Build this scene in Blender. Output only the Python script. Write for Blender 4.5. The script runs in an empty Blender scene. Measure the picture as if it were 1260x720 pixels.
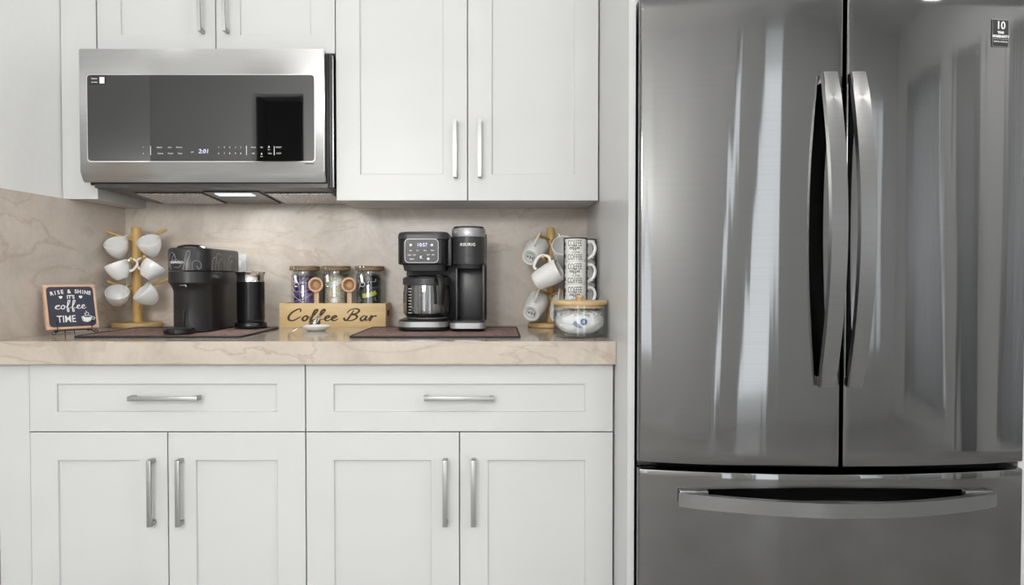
import bpy, bmesh, math, random
from mathutils import Vector, Matrix
random.seed(7)
PI = math.pi
SC = bpy.context.scene
COL = SC.collection
# ------------------------------------------------------------------ camera
F, VX, VY, CZ = 893.0, 612.0, 341.0, 1.09
cam_d = bpy.data.cameras.new('camera'); cam = bpy.data.objects.new('camera', cam_d); COL.objects.link(cam)
cam_d.sensor_width = 36; cam_d.lens = 36*F/1260; cam_d.shift_x = (630-VX)/1260
cam_d.clip_start = .05
cam.location = (0, 0, CZ); cam.rotation_euler = (math.radians(90-1.22), 0, 0)
SC.camera = cam
# ------------------------------------------------------------------ world, exposure
w = bpy.data.worlds.new('sky'); SC.world = w; w.use_nodes = True
w.node_tree.nodes['Background'].inputs[0].default_value = (.93, .97, 1, 1)
w.node_tree.nodes['Background'].inputs[1].default_value = 5.5
SC.view_settings.view_transform = 'Standard'; SC.view_settings.look = 'None'
SC.view_settings.gamma = 1; SC.view_settings.use_curve_mapping = False
SC.view_settings.exposure = -0.6
CEIL = 2.9
# recessed ceiling lamps: x, y, watts, soft size
LAMPS = [(-.22, 1.70, 14, 'nearest the wall cabinets'), (-1.05, .55, 12, 'over the left side of the aisle'), (.45, .45, 9, 'over the middle of the aisle'),
         (1.75, .35, 3, 'in front of the refrigerator'), (-.3, -.9, 20, 'behind the camera near the added wide window'), (1.4, -.1, 10, 'behind the camera near the tall windows'),
         (2.2, .2, 75, 'added by the right wall window to brighten the left wall'), (2.7, .1, 75, 'added farther right to brighten the left wall'),  # this pair is added to brighten the left wall
         (-2.3, -.6, 8, 'in front of the dark doorway')]

def X(px, Y): return (px-VX)*Y/F
def Z(py, Y): return CZ-(py-VY)*Y/F
# ------------------------------------------------------------------ materials
MT = {}
def mat(name, col, rough=.5, metal=0, spec=.5, **k):
    m = bpy.data.materials.new(name); m.use_nodes = True
    b = m.node_tree.nodes['Principled BSDF']
    b.inputs['Base Color'].default_value = (*col, 1); b.inputs['Roughness'].default_value = rough
    b.inputs['Metallic'].default_value = metal; b.inputs['Specular IOR Level'].default_value = spec
    for kk, v in k.items(): b.inputs[kk.replace('_', ' ')].default_value = v
    MT[name] = m; return m
def nodes(m): return m.node_tree.nodes, m.node_tree.links, m.node_tree.nodes['Principled BSDF']
def coords(m, scale=(1, 1, 1), rot=(0, 0, 0)):
    n, l, b = nodes(m)
    tc = n.new('ShaderNodeTexCoord'); mp = n.new('ShaderNodeMapping')
    mp.inputs['Scale'].default_value = scale; mp.inputs['Rotation'].default_value = rot
    l.new(tc.outputs['Object'], mp.inputs['Vector']); return mp.outputs['Vector']
def noise_ramp(m, vec, scale, detail, stops, dist=0, sock='Base Color', rough=.55):
    n, l, b = nodes(m)
    t = n.new('ShaderNodeTexNoise'); t.inputs['Scale'].default_value = scale; t.inputs['Detail'].default_value = detail
    t.inputs['Distortion'].default_value = dist; t.inputs['Roughness'].default_value = rough
    l.new(vec, t.inputs['Vector'])
    r = n.new('ShaderNodeValToRGB'); e = r.color_ramp.elements
    while len(e) < len(stops): e.new(.5)
    for q, (p, c) in zip(e, stops): q.position = p; q.color = (*c, 1)
    l.new(t.outputs['Fac'], r.inputs['Fac'])
    if sock: l.new(r.outputs['Color'], b.inputs[sock])
    return r.outputs['Color'], t.outputs['Fac']
def bump(m, h, s, d=.001):
    n, l, b = nodes(m); bp = n.new('ShaderNodeBump'); bp.inputs['Strength'].default_value = s; bp.inputs['Distance'].default_value = d
    l.new(h, bp.inputs['Height']); l.new(bp.outputs['Normal'], b.inputs['Normal'])

m = mat('cabinet_paint', (.59, .595, .595), .34)
noise_ramp(m, coords(m, (1, 1, 3)), 2.0, 2, [(.3, (.58, .585, .585)), (.7, (.60, .605, .605))])
m = mat('wall_paint', (.80, .80, .785), .3)
_, f_ = noise_ramp(m, coords(m), 60, 3, [(.3, (.87, .875, .87)), (.7, (.89, .895, .89))]); bump(m, f_, .05, .0006)
mat('ceiling_paint', (.8, .8, .79), .8)
m = mat('cabinet_carcass', (.55, .57, .6), .5)
m = mat('floor_tile', (.45, .42, .38), .4)
noise_ramp(m, coords(m), 3, 4, [(.3, (.38, .37, .36)), (.7, (.5, .49, .475))])
def stone(name, rough, a, b_, vein, rot):
    m = mat(name, a, rough); n, l, b = nodes(m)
    v = coords(m, (1, 1, 1), rot)
    c1, _ = noise_ramp(m, v, 3.2, 8, [(.28, a), (.5, b_), (.74, tuple(x*1.13 for x in b_))], 1.2, None, .62)
    # thin diagonal veins: ridged band of a stretched noise
    v2 = coords(m, (1, 1, 2.6), (rot[0], rot[1]+.9, rot[2]))
    t = n.new('ShaderNodeTexNoise'); t.inputs['Scale'].default_value = 1.9; t.inputs['Detail'].default_value = 5; t.inputs['Distortion'].default_value = 1.5
    l.new(v2, t.inputs['Vector'])
    r = n.new('ShaderNodeValToRGB'); e = r.color_ramp.elements
    for _i in range(3): e.new(.5)
    for q, (p, c) in zip(e, [(0, 0), (.47, 0), (.497, .75), (.52, 0), (1, 0)]): q.position = p; q.color = (c, c, c, 1)
    l.new(t.outputs['Fac'], r.inputs['Fac'])
    t3 = n.new('ShaderNodeTexNoise'); t3.inputs['Scale'].default_value = 4; l.new(v, t3.inputs['Vector'])
    mu = n.new('ShaderNodeMath'); mu.operation = 'MULTIPLY'; l.new(r.outputs['Color'], mu.inputs[0]); l.new(t3.outputs['Fac'], mu.inputs[1])
    mx = n.new('ShaderNodeMixRGB'); l.new(mu.outputs[0], mx.inputs['Fac']); l.new(c1, mx.inputs[1]); mx.inputs[2].default_value = (*vein, 1)
    # fine grain
    t2 = n.new('ShaderNodeTexNoise'); t2.inputs['Scale'].default_value = 55; t2.inputs['Detail'].default_value = 4; l.new(v, t2.inputs['Vector'])
    r2 = n.new('ShaderNodeValToRGB'); r2.color_ramp.elements[0].color = (.9, .9, .9, 1); r2.color_ramp.elements[1].color = (1.06, 1.06, 1.06, 1)
    l.new(t2.outputs['Fac'], r2.inputs['Fac'])
    m2 = n.new('ShaderNodeMixRGB'); m2.blend_type = 'MULTIPLY'; m2.inputs['Fac'].default_value = 1
    l.new(mx.outputs['Color'], m2.inputs[1]); l.new(r2.outputs['Color'], m2.inputs[2]); l.new(m2.outputs['Color'], b.inputs['Base Color'])
    return m
stone('splash_stone', .28, (.47, .405, .345), (.63, .56, .49), (.44, .34, .26), (.3, .4, .2))
stone('counter_stone', .12, (.40, .345, .29), (.51, .45, .385), (.34, .24, .16), (.1, .9, .5))
def steel(name, base, rough, aniso=.75, sc=(2, 2, 400), wob=0):
    m = mat(name, (base,)*3, rough, 1); n, l, b = nodes(m)
    tg = n.new('ShaderNodeTangent'); tg.direction_type = 'RADIAL'; tg.axis = 'Z'
    l.new(tg.outputs['Tangent'], b.inputs['Tangent']); b.inputs['Anisotropic'].default_value = aniso; b.inputs['Anisotropic Rotation'].default_value = .25
    c, f = noise_ramp(m, coords(m, sc), 1.0, 3, [(.2, (base*.96,)*3), (.8, (base*1.04,)*3)])
    return m
m = steel('fridge_steel', .165, .075, .7); n, l, b = nodes(m)   # faint vertical waviness of the rolled sheet
t_ = n.new('ShaderNodeTexNoise'); t_.inputs['Scale'].default_value = 1; t_.inputs['Detail'].default_value = 2; l.new(coords(m, (26, 3, .7)), t_.inputs['Vector'])
bump(m, t_.outputs['Fac'], 1.0, .00045)
steel('microwave_steel', .44, .2, .6)
steel('handle_steel', .215, .28, .5, (3, 3, 200))
mat('nickel', (.40, .40, .395), .38, 1)
mat('chrome', (.8, .8, .8), .08, 1)
mat('dark_chrome', (.30, .29, .28), .16, 1)
mat('dark_gasket', (.015, .015, .016), .6)
mat('fridge_side', (.16, .165, .17), .45)
mat('microwave_glass', (.004, .004, .004), .03, 0, .5, Coat_Weight=1.0, Coat_Roughness=.02, Coat_IOR=1.55)
mat('black_plastic', (.009, .009, .010), .22)
mat('grey_black_plastic', (.020, .020, .0215), .34)
mat('charcoal_plastic', (.032, .032, .034), .34)
mat('deep_black', (.006, .006, .006), .4)
mat('silver_plastic', (.42, .42, .43), .34, .7)
mat('white_print', (.8, .8, .8), .6)
mat('grey_print', (.34, .34, .34), .5)
mat('black_print', (.02, .02, .02), .6)
mat('brown_print', (.06, .025, .012), .6)
mat('blue_print', (.02, .09, .3), .5)
mat('porcelain', (.83, .83, .815), .12, 0, .5, Coat_Weight=.4, Coat_Roughness=.05)
mat('led', (.2, .2, .25), .5, Emission_Color=(.75, .8, 1, 1), Emission_Strength=1.2)
mat('led_dim', (.5, .55, .7), .5, Emission_Color=(.75, .8, 1, 1), Emission_Strength=.6)
mat('lamp_glow', (1, 1, 1), .5, Emission_Color=(1, .97, .92, 1), Emission_Strength=14)
mat('fill_globe_glow', (1, 1, 1), .5, Emission_Color=(1, .985, .96, 1), Emission_Strength=56)
mat('hood_glow', (.9, .95, 1), .5, Emission_Color=(.82, .93, 1, 1), Emission_Strength=1.3)
mat('lcd', (.03, .03, .06), .2)
def glass(name, col=(1, 1, 1), rough=0.0, ior=1.45):
    return mat(name, col, rough, 0, .5, Transmission_Weight=1.0, IOR=ior)
def thin_glass(name, tint=(.97, .98, .98), ior=1.6):
    m = mat(name, tint, .02); n, l, b = nodes(m)
    tr = n.new('ShaderNodeBsdfTransparent'); tr.inputs[0].default_value = (*tint, 1)
    gl = n.new('ShaderNodeBsdfGlossy'); gl.inputs['Roughness'].default_value = .02
    lw = n.new('ShaderNodeLayerWeight'); lw.inputs['Blend'].default_value = .5
    pw = n.new('ShaderNodeMath'); pw.operation = 'POWER'; pw.inputs[1].default_value = 3.5; l.new(lw.outputs['Facing'], pw.inputs[0])
    f0 = ((ior-1)/(ior+1))**2
    ma = n.new('ShaderNodeMath'); ma.operation = 'MULTIPLY_ADD'; ma.inputs[1].default_value = .85-f0; ma.inputs[2].default_value = f0; l.new(pw.outputs[0], ma.inputs[0])
    mx = n.new('ShaderNodeMixShader'); l.new(ma.outputs[0], mx.inputs[0]); l.new(tr.outputs[0], mx.inputs[1]); l.new(gl.outputs[0], mx.inputs[2])
    l.new(mx.outputs[0], n['Material Output'].inputs['Surface'])
thin_glass('clear_glass')
thin_glass('carafe_glass', (.80, .80, .80), 2.1)
def wood(name, a, b_, sc=(1, 1, 1), rough=.45):
    m = mat(name, a, rough)
    noise_ramp(m, coords(m, sc), 6, 6, [(.3, a), (.7, b_)], .6); return m
wood('bamboo', (.54, .33, .10), (.68, .45, .17), (8, 8, 1.2))
wood('bamboo_base', (.52, .34, .15), (.64, .45, .22), (2, 9, 9))
wood('pine', (.60, .42, .20), (.68, .50, .26), (1.2, 6, 9))
wood('pink_wood', (.52, .33, .22), (.64, .43, .30), (5, 5, 2))
wood('scoop_wood', (.56, .35, .22), (.66, .43, .28), (6, 6, 2))
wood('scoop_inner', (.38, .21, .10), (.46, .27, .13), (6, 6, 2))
wood('lid_wood', (.13, .08, .045), (.36, .25, .16), (1.5, 6, 40))
wood('jar_lid_wood', (.56, .38, .19), (.68, .50, .28), (2, 10, 10))
mat('dark_pocket', (.05, .02, .012), .7)
mat('easel_iron', (.012, .011, .01), .5)
m = mat('chalkboard', (.035, .036, .055), .65)
noise_ramp(m, coords(m), 14, 3, [(.3, (.028, .028, .040)), (.75, (.045, .045, .085))])
m = mat('sheer', (.8, .8, .8), .9); n, l, b = nodes(m)
tl = n.new('ShaderNodeBsdfTranslucent'); tl.inputs[0].default_value = (.75, .75, .75, 1); mx = n.new('ShaderNodeMixShader'); mx.inputs[0].default_value = .6
l.new(b.outputs[0], mx.inputs[1]); l.new(tl.outputs[0], mx.inputs[2]); l.new(mx.outputs[0], n['Material Output'].inputs['Surface'])
mat('sugar', (.92, .92, .92), .8)
mat('plastic_bag', (.8, .8, .8), .3)
def mat_fabric():
    m = mat('mat_fabric', (.2, .12, .1), .9); n, l, b = nodes(m)
    v = coords(m)
    # woven rib
    wv = n.new('ShaderNodeTexWave'); wv.inputs['Scale'].default_value = 55; wv.bands_direction = 'X'; wv.inputs['Distortion'].default_value = .6; l.new(v, wv.inputs['Vector'])
    wv2 = n.new('ShaderNodeTexWave'); wv2.inputs['Scale'].default_value = 45; wv2.bands_direction = 'Y'; wv2.inputs['Distortion'].default_value = .6; l.new(v, wv2.inputs['Vector'])
    a = n.new('ShaderNodeMath'); a.operation = 'MULTIPLY'; l.new(wv.outputs['Fac'], a.inputs[0]); l.new(wv2.outputs['Fac'], a.inputs[1])
    r = n.new('ShaderNodeValToRGB'); r.color_ramp.elements[0].color = (.17, .10, .085, 1); r.color_ramp.elements[1].color = (.46, .31, .27, 1)
    r.color_ramp.elements[1].position = .6
    l.new(a.outputs[0], r.inputs['Fac'])
    c2, f = noise_ramp(m, v, 28, 3, [(.50, (1, 1, 1)), (.56, (.38, .30, .28)), (.60, (1, 1, 1))], 1.5, None)
    mx = n.new('ShaderNodeMixRGB'); mx.blend_type = 'MULTIPLY'; mx.inputs['Fac'].default_value = 1
    l.new(r.outputs['Color'], mx.inputs[1]); l.new(c2, mx.inputs[2]); l.new(mx.outputs['Color'], b.inputs['Base Color'])
    bump(m, a.outputs[0], .4, .001)
mat_fabric()
m = mat('grease_filter', (.5, .5, .5), .35, .8); n, l, b = nodes(m)
vo = n.new('ShaderNodeTexVoronoi'); vo.inputs['Scale'].default_value = 190; l.new(coords(m), vo.inputs['Vector'])
r = n.new('ShaderNodeValToRGB'); r.color_ramp.elements[0].color = (.08, .08, .08, 1); r.color_ramp.elements[1].color = (.75, .75, .75, 1); r.color_ramp.elements[0].position = .2; r.color_ramp.elements[1].position = .6
l.new(vo.outputs['Distance'], r.inputs['Fac']); l.new(r.outputs['Color'], b.inputs['Base Color'])
def packets(name, stops, scale, dist):
    m = mat(name, (.1, .1, .1), .35); n, l, b = nodes(m)
    noise_ramp(m, coords(m, (1, 1, 1.3)), scale, 4, stops, dist)
    return m
packets('pod_purple', [(.3, (.006, .005, .01)), (.44, (.02, .012, .035)), (.53, (.20, .12, .32)), (.60, (.03, .02, .05)), (.75, (.01, .008, .01))], 22, .8)
packets('pod_cream', [(.25, (.12, .07, .04)), (.4, (.42, .30, .20)), (.52, (.62, .56, .45)), (.6, (.30, .34, .12)), (.68, (.72, .70, .62)), (.8, (.10, .06, .04))], 22, 1.2)
packets('pod_black', [(.3, (.008, .008, .01)), (.55, (.03, .035, .035)), (.64, (.14, .17, .16)), (.7, (.01, .01, .012))], 20, 1.0)
mat('foil_white', (.75, .75, .75), .4)
mat('foil_yellow', (.55, .56, .10), .5)
mat('foil_green', (.40, .50, .20), .5)

# ------------------------------------------------------------------ helpers
WM = {}
def prop(o, label=None, cat=None, group=None, kind=None):
    if label: o['label'] = label
    if cat: o['category'] = cat
    if group: o['group'] = group
    if kind: o['kind'] = kind
    return o
def thing(name, label, cat, loc=(0, 0, 0), rz=0, group=None):
    o = bpy.data.objects.new(name, None); COL.objects.link(o); o.empty_display_size = .05
    o.location = loc; o.rotation_euler = (0, 0, rz); WM[o] = Matrix.Translation(loc) @ Matrix.Rotation(rz, 4, 'Z')
    return prop(o, label, cat, group)
def obj(name, bm, m, parent=None, world=False, smooth=35, label=None, origin=None):
    """links bm as one mesh; world=True means the coordinates are world ones"""
    o = bpy.data.objects.new(name, bpy.data.meshes.new(name)); COL.objects.link(o)
    if parent is not None:
        o.parent = parent; WM[o] = WM[parent].copy()
        if world: bm.transform(WM[parent].inverted())
    else:
        org = Vector(origin) if origin else Vector((0, 0, 0))
        o.location = org; WM[o] = Matrix.Translation(org)
        if origin and world: bm.transform(WM[o].inverted())
    bm.normal_update(); bm.to_mesh(o.data); bm.free()
    ms = m if isinstance(m, (list, tuple)) else [m]
    for q in ms: o.data.materials.append(MT[q])
    if smooth:
        for p in o.data.polygons: p.use_smooth = True
        o.data.set_sharp_from_angle(angle=math.radians(smooth))
    if label: o['label'] = label
    return o
def B(): return bmesh.new()
def box(bm, x0, x1, y0, y1, z0, z1, bev=0, seg=2, mi=0, M=None):
    r = bmesh.ops.create_cube(bm, size=1)['verts']
    bmesh.ops.scale(bm, verts=r, vec=(x1-x0, y1-y0, z1-z0)); bmesh.ops.translate(bm, verts=r, vec=((x0+x1)/2, (y0+y1)/2, (z0+z1)/2))
    fs = set(f for v in r for f in v.link_faces)
    for f in fs: f.material_index = mi
    if M is not None: bmesh.ops.transform(bm, matrix=M, verts=r)
    if bev:
        es = list(set(e for v in r for e in v.link_edges))
        bmesh.ops.bevel(bm, geom=es, offset=bev, segments=seg, affect='EDGES', profile=.5, clamp_overlap=True)
    return bm
def bx(*a, **k): return box(B(), *a, **k)
def lathe(bm, prof, seg=48, c=(0, 0, 0), M=None, mi=0, sx=1, sy=1):
    """prof: (r, z) list from bottom/outside ... ; r==0 closes to a pole"""
    rings = []; vs = []
    for r, z in prof:
        if r < 1e-7: v = [bm.verts.new((c[0], c[1], c[2]+z))]
        else: v = [bm.verts.new((c[0]+sx*r*math.cos(2*PI*i/seg), c[1]+sy*r*math.sin(2*PI*i/seg), c[2]+z)) for i in range(seg)]
        rings.append(v); vs += v
    for a, b_ in zip(rings, rings[1:]):
        for i in range(seg):
            j = (i+1) % seg
            if len(a) == 1 and len(b_) == 1: continue
            if len(a) == 1: f = bm.faces.new((a[0], b_[j], b_[i]))
            elif len(b_) == 1: f = bm.faces.new((a[i], a[j], b_[0]))
            else: f = bm.faces.new((a[i], a[j], b_[j], b_[i]))
            f.material_index = mi
    if M is not None: bmesh.ops.transform(bm, matrix=M, verts=vs)
    return bm
def spline(pts, n=8, closed=False):
    P = [Vector(p) for p in pts]; out = []; N = len(P)
    for i in range(N if closed else N-1):
        p1, p2 = P[i], P[(i+1) % N]
        p0 = P[(i-1) % N] if (closed or i > 0) else p1*2-p2
        p3 = P[(i+2) % N] if (closed or i+2 < N) else p2*2-p1
        for k in range(n):
            t = k/n
            out.append(.5*((2*p1)+(p2-p0)*t+(2*p0-5*p1+4*p2-p3)*t*t+(3*p1-p0-3*p2+p3)*t**3))
    if not closed: out.append(P[-1])
    return out
def sweep(bm, path, w, h=None, up=(0, 0, 1), seg=8, closed=False, mi=0, square=False, taper=None):
    """tube with elliptical (or square) section: w across, h along 'up'"""
    h = h or w; path = [Vector(p) for p in path]; up = Vector(up); N = len(path); rings = []
    for i, p in enumerate(path):
        a = path[i-1] if (i > 0 or closed) else p; b_ = path[(i+1) % N] if (i < N-1 or closed) else p
        t = (b_-a).normalized(); s = t.cross(up)
        if s.length < 1e-5: s = t.cross(Vector((1, 0, 0)))
        s.normalize(); u = s.cross(t).normalized(); k = taper(i/(N-1)) if taper else 1
        if square: cs = [(-1, -1), (1, -1), (1, 1), (-1, 1)]
        else: cs = [(math.cos(2*PI*j/seg), math.sin(2*PI*j/seg)) for j in range(seg)]
        rings.append([bm.verts.new(p+s*(w*k*c)+u*(h*k*d)) for c, d in cs])
    n = len(rings[0])
    for i in range(N if closed else N-1):
        a, b_ = rings[i], rings[(i+1) % N]
        for j in range(n):
            f = bm.faces.new((a[j], a[(j+1) % n], b_[(j+1) % n], b_[j])); f.material_index = mi
    if not closed:
        f = bm.faces.new(rings[0][::-1]); f.material_index = mi; f = bm.faces.new(rings[-1]); f.material_index = mi
    return bm
def prism(bm, poly, z0, z1, levels=None, mi=0, M=None):
    """poly: plan outline (ccw); levels: list of (z, scale or function) optional"""
    lv = levels or [(z0, 1), (z1, 1)]; rings = []
    cx = sum(p[0] for p in poly)/len(poly); cy = sum(p[1] for p in poly)/len(poly); vs = []
    for z, s in lv:
        r = [bm.verts.new((cx+(p[0]-cx)*s, cy+(p[1]-cy)*s, z)) for p in poly]; rings.append(r); vs += r
    n = len(poly)
    for a, b_ in zip(rings, rings[1:]):
        for j in range(n): bm.faces.new((a[j], a[(j+1) % n], b_[(j+1) % n], b_[j])).material_index = mi
    bm.faces.new(rings[0][::-1]).material_index = mi; bm.faces.new(rings[-1]).material_index = mi
    if M is not None: bmesh.ops.transform(bm, matrix=M, verts=vs)
    return bm
def rrect(x0, x1, y0, y1, r, n=6):
    out = []
    for cx, cy, a in ((x1-r, y1-r, 0), (x0+r, y1-r, PI/2), (x0+r, y0+r, PI), (x1-r, y0+r, 3*PI/2)):
        for i in range(n+1): out.append((cx+r*math.cos(a+PI/2*i/n), cy+r*math.sin(a+PI/2*i/n)))
    return out
FRONT = Matrix.Rotation(PI/2, 4, 'X')      # x,y plane -> upright, facing -Y
def text(bm, s, size, M, ext=.0004, sx=1, bold=0, mi=0, shear=0, sp=1):
    cu = bpy.data.curves.new('t', 'FONT'); cu.body = s; cu.size = size; cu.extrude = ext; cu.offset = bold; cu.align_x = 'CENTER'; cu.align_y = 'CENTER'
    cu.shear = shear; cu.space_character = sp; cu.resolution_u = 3
    o = bpy.data.objects.new('t', cu); COL.objects.link(o); bpy.context.view_layer.update()
    me = bpy.data.meshes.new_from_object(o); t = B(); t.from_mesh(me)
    bmesh.ops.scale(t, verts=t.verts, vec=(sx, 1, 1)); t.transform(M)
    me2 = bpy.data.meshes.new('t2'); t.to_mesh(me2); t.free()
    n0 = len(bm.faces); bm.from_mesh(me2); bm.faces.ensure_lookup_table()
    for f in bm.faces[n0:]: f.material_index = mi
    bpy.data.objects.remove(o); bpy.data.curves.remove(cu); bpy.data.meshes.remove(me); bpy.data.meshes.remove(me2)
    return bm
def children(o): return [c for c in bpy.data.objects if c.parent == o]
def dup(root, loc=None, M=None, label=None, kids=None):
    def cp(o, parent):
        c = o.copy(); COL.objects.link(c); c.parent = parent; WM[c] = WM[o].copy()
        for ch in KIDS.get(o, []): KIDS.setdefault(c, []).append(cp(ch, c))
        return c
    r = cp(root, None)
    if loc is not None: r.location = loc
    if M is not None: r.matrix_world = M
    if label: r['label'] = label
    return r
KIDS = {}
def index_kids():
    KIDS.clear()
    for o in bpy.data.objects:
        if o.parent: KIDS.setdefault(o.parent, []).append(o)

# ------------------------------------------------------------------ room shell
YB = 2.65                      # back wall plane (finished stone face)
XR = .326                      # left face of the refrigerator panel
def xl(y): return -1.356-.054*(YB-y)      # stone face on the left wall
def struct(name, bm, m, smooth=0): return prop(obj(name, bm, m, smooth=smooth), kind='structure')
struct('floor', bx(-3.4, 3.6, -3.3, 2.9, -.05, 0), 'floor_tile')
struct('ceiling', bx(-3.4, 3.6, -3.3, 2.9, CEIL, CEIL+.06), 'ceiling_paint')
struct('wall_back', bx(-1.6, 3.6, YB+.02, YB+.12, 0, CEIL), 'wall_paint')
bm = B()
prism(bm, [(xl(1.5)-.02, 1.5), (xl(YB)-.02, YB+.02), (xl(YB)-.14, YB+.02), (xl(1.5)-.14, 1.5)], 0, CEIL)
bm.normal_update(); bmesh.ops.recalc_face_normals(bm, faces=bm.faces)
struct('wall_left', bm, 'wall_paint')
bm = B(); x = -3.0
RW = [(-1.45, -.75, .2, 2.4), (-.35, -.15, 0, 2.4), (.35, .9, .2, 2.4)]
for (a, b_, z0, z1) in RW:
    box(bm, 3.5, 3.6, x, a, 0, CEIL); box(bm, 3.5, 3.6, a, b_, z1, CEIL)
    if z0 > 0: box(bm, 3.5, 3.6, a, b_, 0, z0)
    x = b_
box(bm, 3.5, 3.6, x, 2.65, 0, CEIL)
struct('wall_right', bm, 'wall_paint')
for i, (a, b_, z0, z1) in enumerate(RW):
    bm = B(); t = .03
    box(bm, 3.53, 3.57, a, a+t, z0, z1); box(bm, 3.53, 3.57, b_-t, b_, z0, z1); box(bm, 3.53, 3.57, a+t, b_-t, z1-t, z1); box(bm, 3.53, 3.57, a+t, b_-t, z0, z0+t)
    struct('window_%d' % (i+5), bm, 'cabinet_paint')
    t = thing('dimming_curtain', 'sheer white curtain added to dim the right wall window '+['nearest the rear wall', 'in the middle', 'nearest the refrigerator'][i], 'curtain', (3.44, (a+b_)/2, z0), 0, 'added dimming curtains')  # unseen curtain added to soften the window's reflection in the fridge
    hw = (b_-a)/2+.05; N = 60
    P = [(.018*math.sin(k*.9), -hw+2*hw*k/N) for k in range(N+1)]
    bm = B(); lo_ = [bm.verts.new((x_, y_, .02)) for x_, y_ in P]; hi_ = [bm.verts.new((x_, y_, z1-z0+.03)) for x_, y_ in P]
    for k in range(N): bm.faces.new((lo_[k], lo_[k+1], hi_[k+1], hi_[k]))
    cu_ = obj('fabric', bm, 'sheer', t, smooth=80); cu_.modifiers.new('s', 'SOLIDIFY').thickness = .001
    obj('rod', sweep(B(), [(0, -hw-.06, z1-z0+.035), (0, hw+.06, z1-z0+.035)], .01), 'nickel', t)
# far left side of the room (beyond the short kitchen wall)
struct('wall_far_left', bx(-3.4, -3.3, -3.0, 1.5, 0, CEIL), 'wall_paint')
struct('wall_return', bx(-3.4, xl(1.5)-.14, 1.4, 1.5, 0, CEIL), 'wall_paint')
# rear wall with a dark doorway and tall windows: openings (x0,x1,z0,z1)
YR = -1.8
WIN = [(-1.3, -.45, .5, 2.4), (.66, .80, .0, 2.82), (1.08, 1.52, 0, 2.82), (2.75, 3.2, .5, 2.4)]  # first window is unseen, added to light the splash
DOOR = (-2.13, -1.68, 0, 2.68)
ops = sorted([DOOR]+WIN); bm = B(); x = -3.4
for (a, b_, z0, z1) in ops:
    box(bm, x, a, YR-.12, YR, 0, CEIL)
    box(bm, a, b_, YR-.12, YR, z1, CEIL)
    if z0 > 0: box(bm, a, b_, YR-.12, YR, 0, z0)
    x = b_
box(bm, x, 3.6, YR-.12, YR, 0, CEIL)
struct('wall_rear', bm, 'wall_paint')
for i, (a, b_, z0, z1) in enumerate(WIN):
    bm = B(); t = .03
    box(bm, a, a+t, YR-.09, YR-.03, z0, z1); box(bm, b_-t, b_, YR-.09, YR-.03, z0, z1)
    box(bm, a+t, b_-t, YR-.09, YR-.03, z1-t, z1); box(bm, a+t, b_-t, YR-.09, YR-.03, z0, z0+t)
    struct('window_%d' % (i+1), bm, 'cabinet_paint')
# hallway behind the doorway
bm = B(); a, b_, z0, z1 = DOOR
box(bm, a-.3, a-.25, YR-1.2, YR-.12, 0, CEIL); box(bm, b_+.25, b_+.3, YR-1.2, YR-.12, 0, CEIL); box(bm, a-.3, b_+.3, YR-1.25, YR-1.2, 0, CEIL)
struct('wall_hallway', bm, 'fridge_side')

# stone splashes
ZU = 1.335                     # underside of the wall cabinets
CT, CB = .914, .8505           # counter top / underside
struct('trim_1', bx(xl(YB), XR, YB, YB+.02, CT, 1.40), 'splash_stone')
bm = B()
prism(bm, [(xl(1.6), 1.6), (xl(YB), YB), (xl(YB)-.02, YB), (xl(1.6)-.02, 1.6)], CT, ZU+.004)
bmesh.ops.recalc_face_normals(bm, faces=bm.faces); struct('trim_2', bm, 'splash_stone')

# recessed lamps
for i, (lx, ly, pw, where) in enumerate(LAMPS):
    t = thing('recessed_light', 'round recessed ceiling lamp '+where, 'light', (lx, ly, CEIL), 0, 'recessed ceiling lamps')
    lathe_b = lathe(B(), [(.062, -.001), (.085, -.004), (.085, 0), (.062, 0)], 32)
    obj('trim_ring', lathe_b, 'cabinet_paint', t)
    obj('diffuser', lathe(B(), [(0, -.0015), (.062, -.0015), (.062, -.0005)], 32), 'lamp_glow', t)
    ld = bpy.data.lights.new('lamp', 'AREA'); ld.shape = 'DISK'; ld.size = .13; ld.energy = pw*.3; ld.color = (1, .985, .965)
    lo = bpy.data.objects.new('lamp', ld); COL.objects.link(lo); lo.parent = t; lo.location = (0, 0, -.006)

# unseen globes added behind the camera to brighten the back splash
for (lx, ly, lz, where) in ((-.56, -1.0, 1.78, 'the one nearer the middle'), (-1.12, -1.0, 1.78, 'the one nearer the left wall')):
    t = thing('fill_globe_lamp', 'large white globe added behind the camera to light the splash, '+where, 'lamp', (lx, ly, CEIL), 0, 'added fill globes')
    obj('canopy', lathe(B(), [(0, -.025), (.05, -.025), (.06, 0), (0, 0)], 28), 'nickel', t)
    obj('cord', lathe(B(), [(.004, -.02), (.004, lz-CEIL+.19)], 10), 'black_print', t)
    obj('globe', lathe(B(), [(.2*math.sin(PI*i/24) if 0 < i < 24 else 0, lz-CEIL-.2*math.cos(PI*i/24)) for i in range(25)], 40), 'fill_globe_glow', t)

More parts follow.
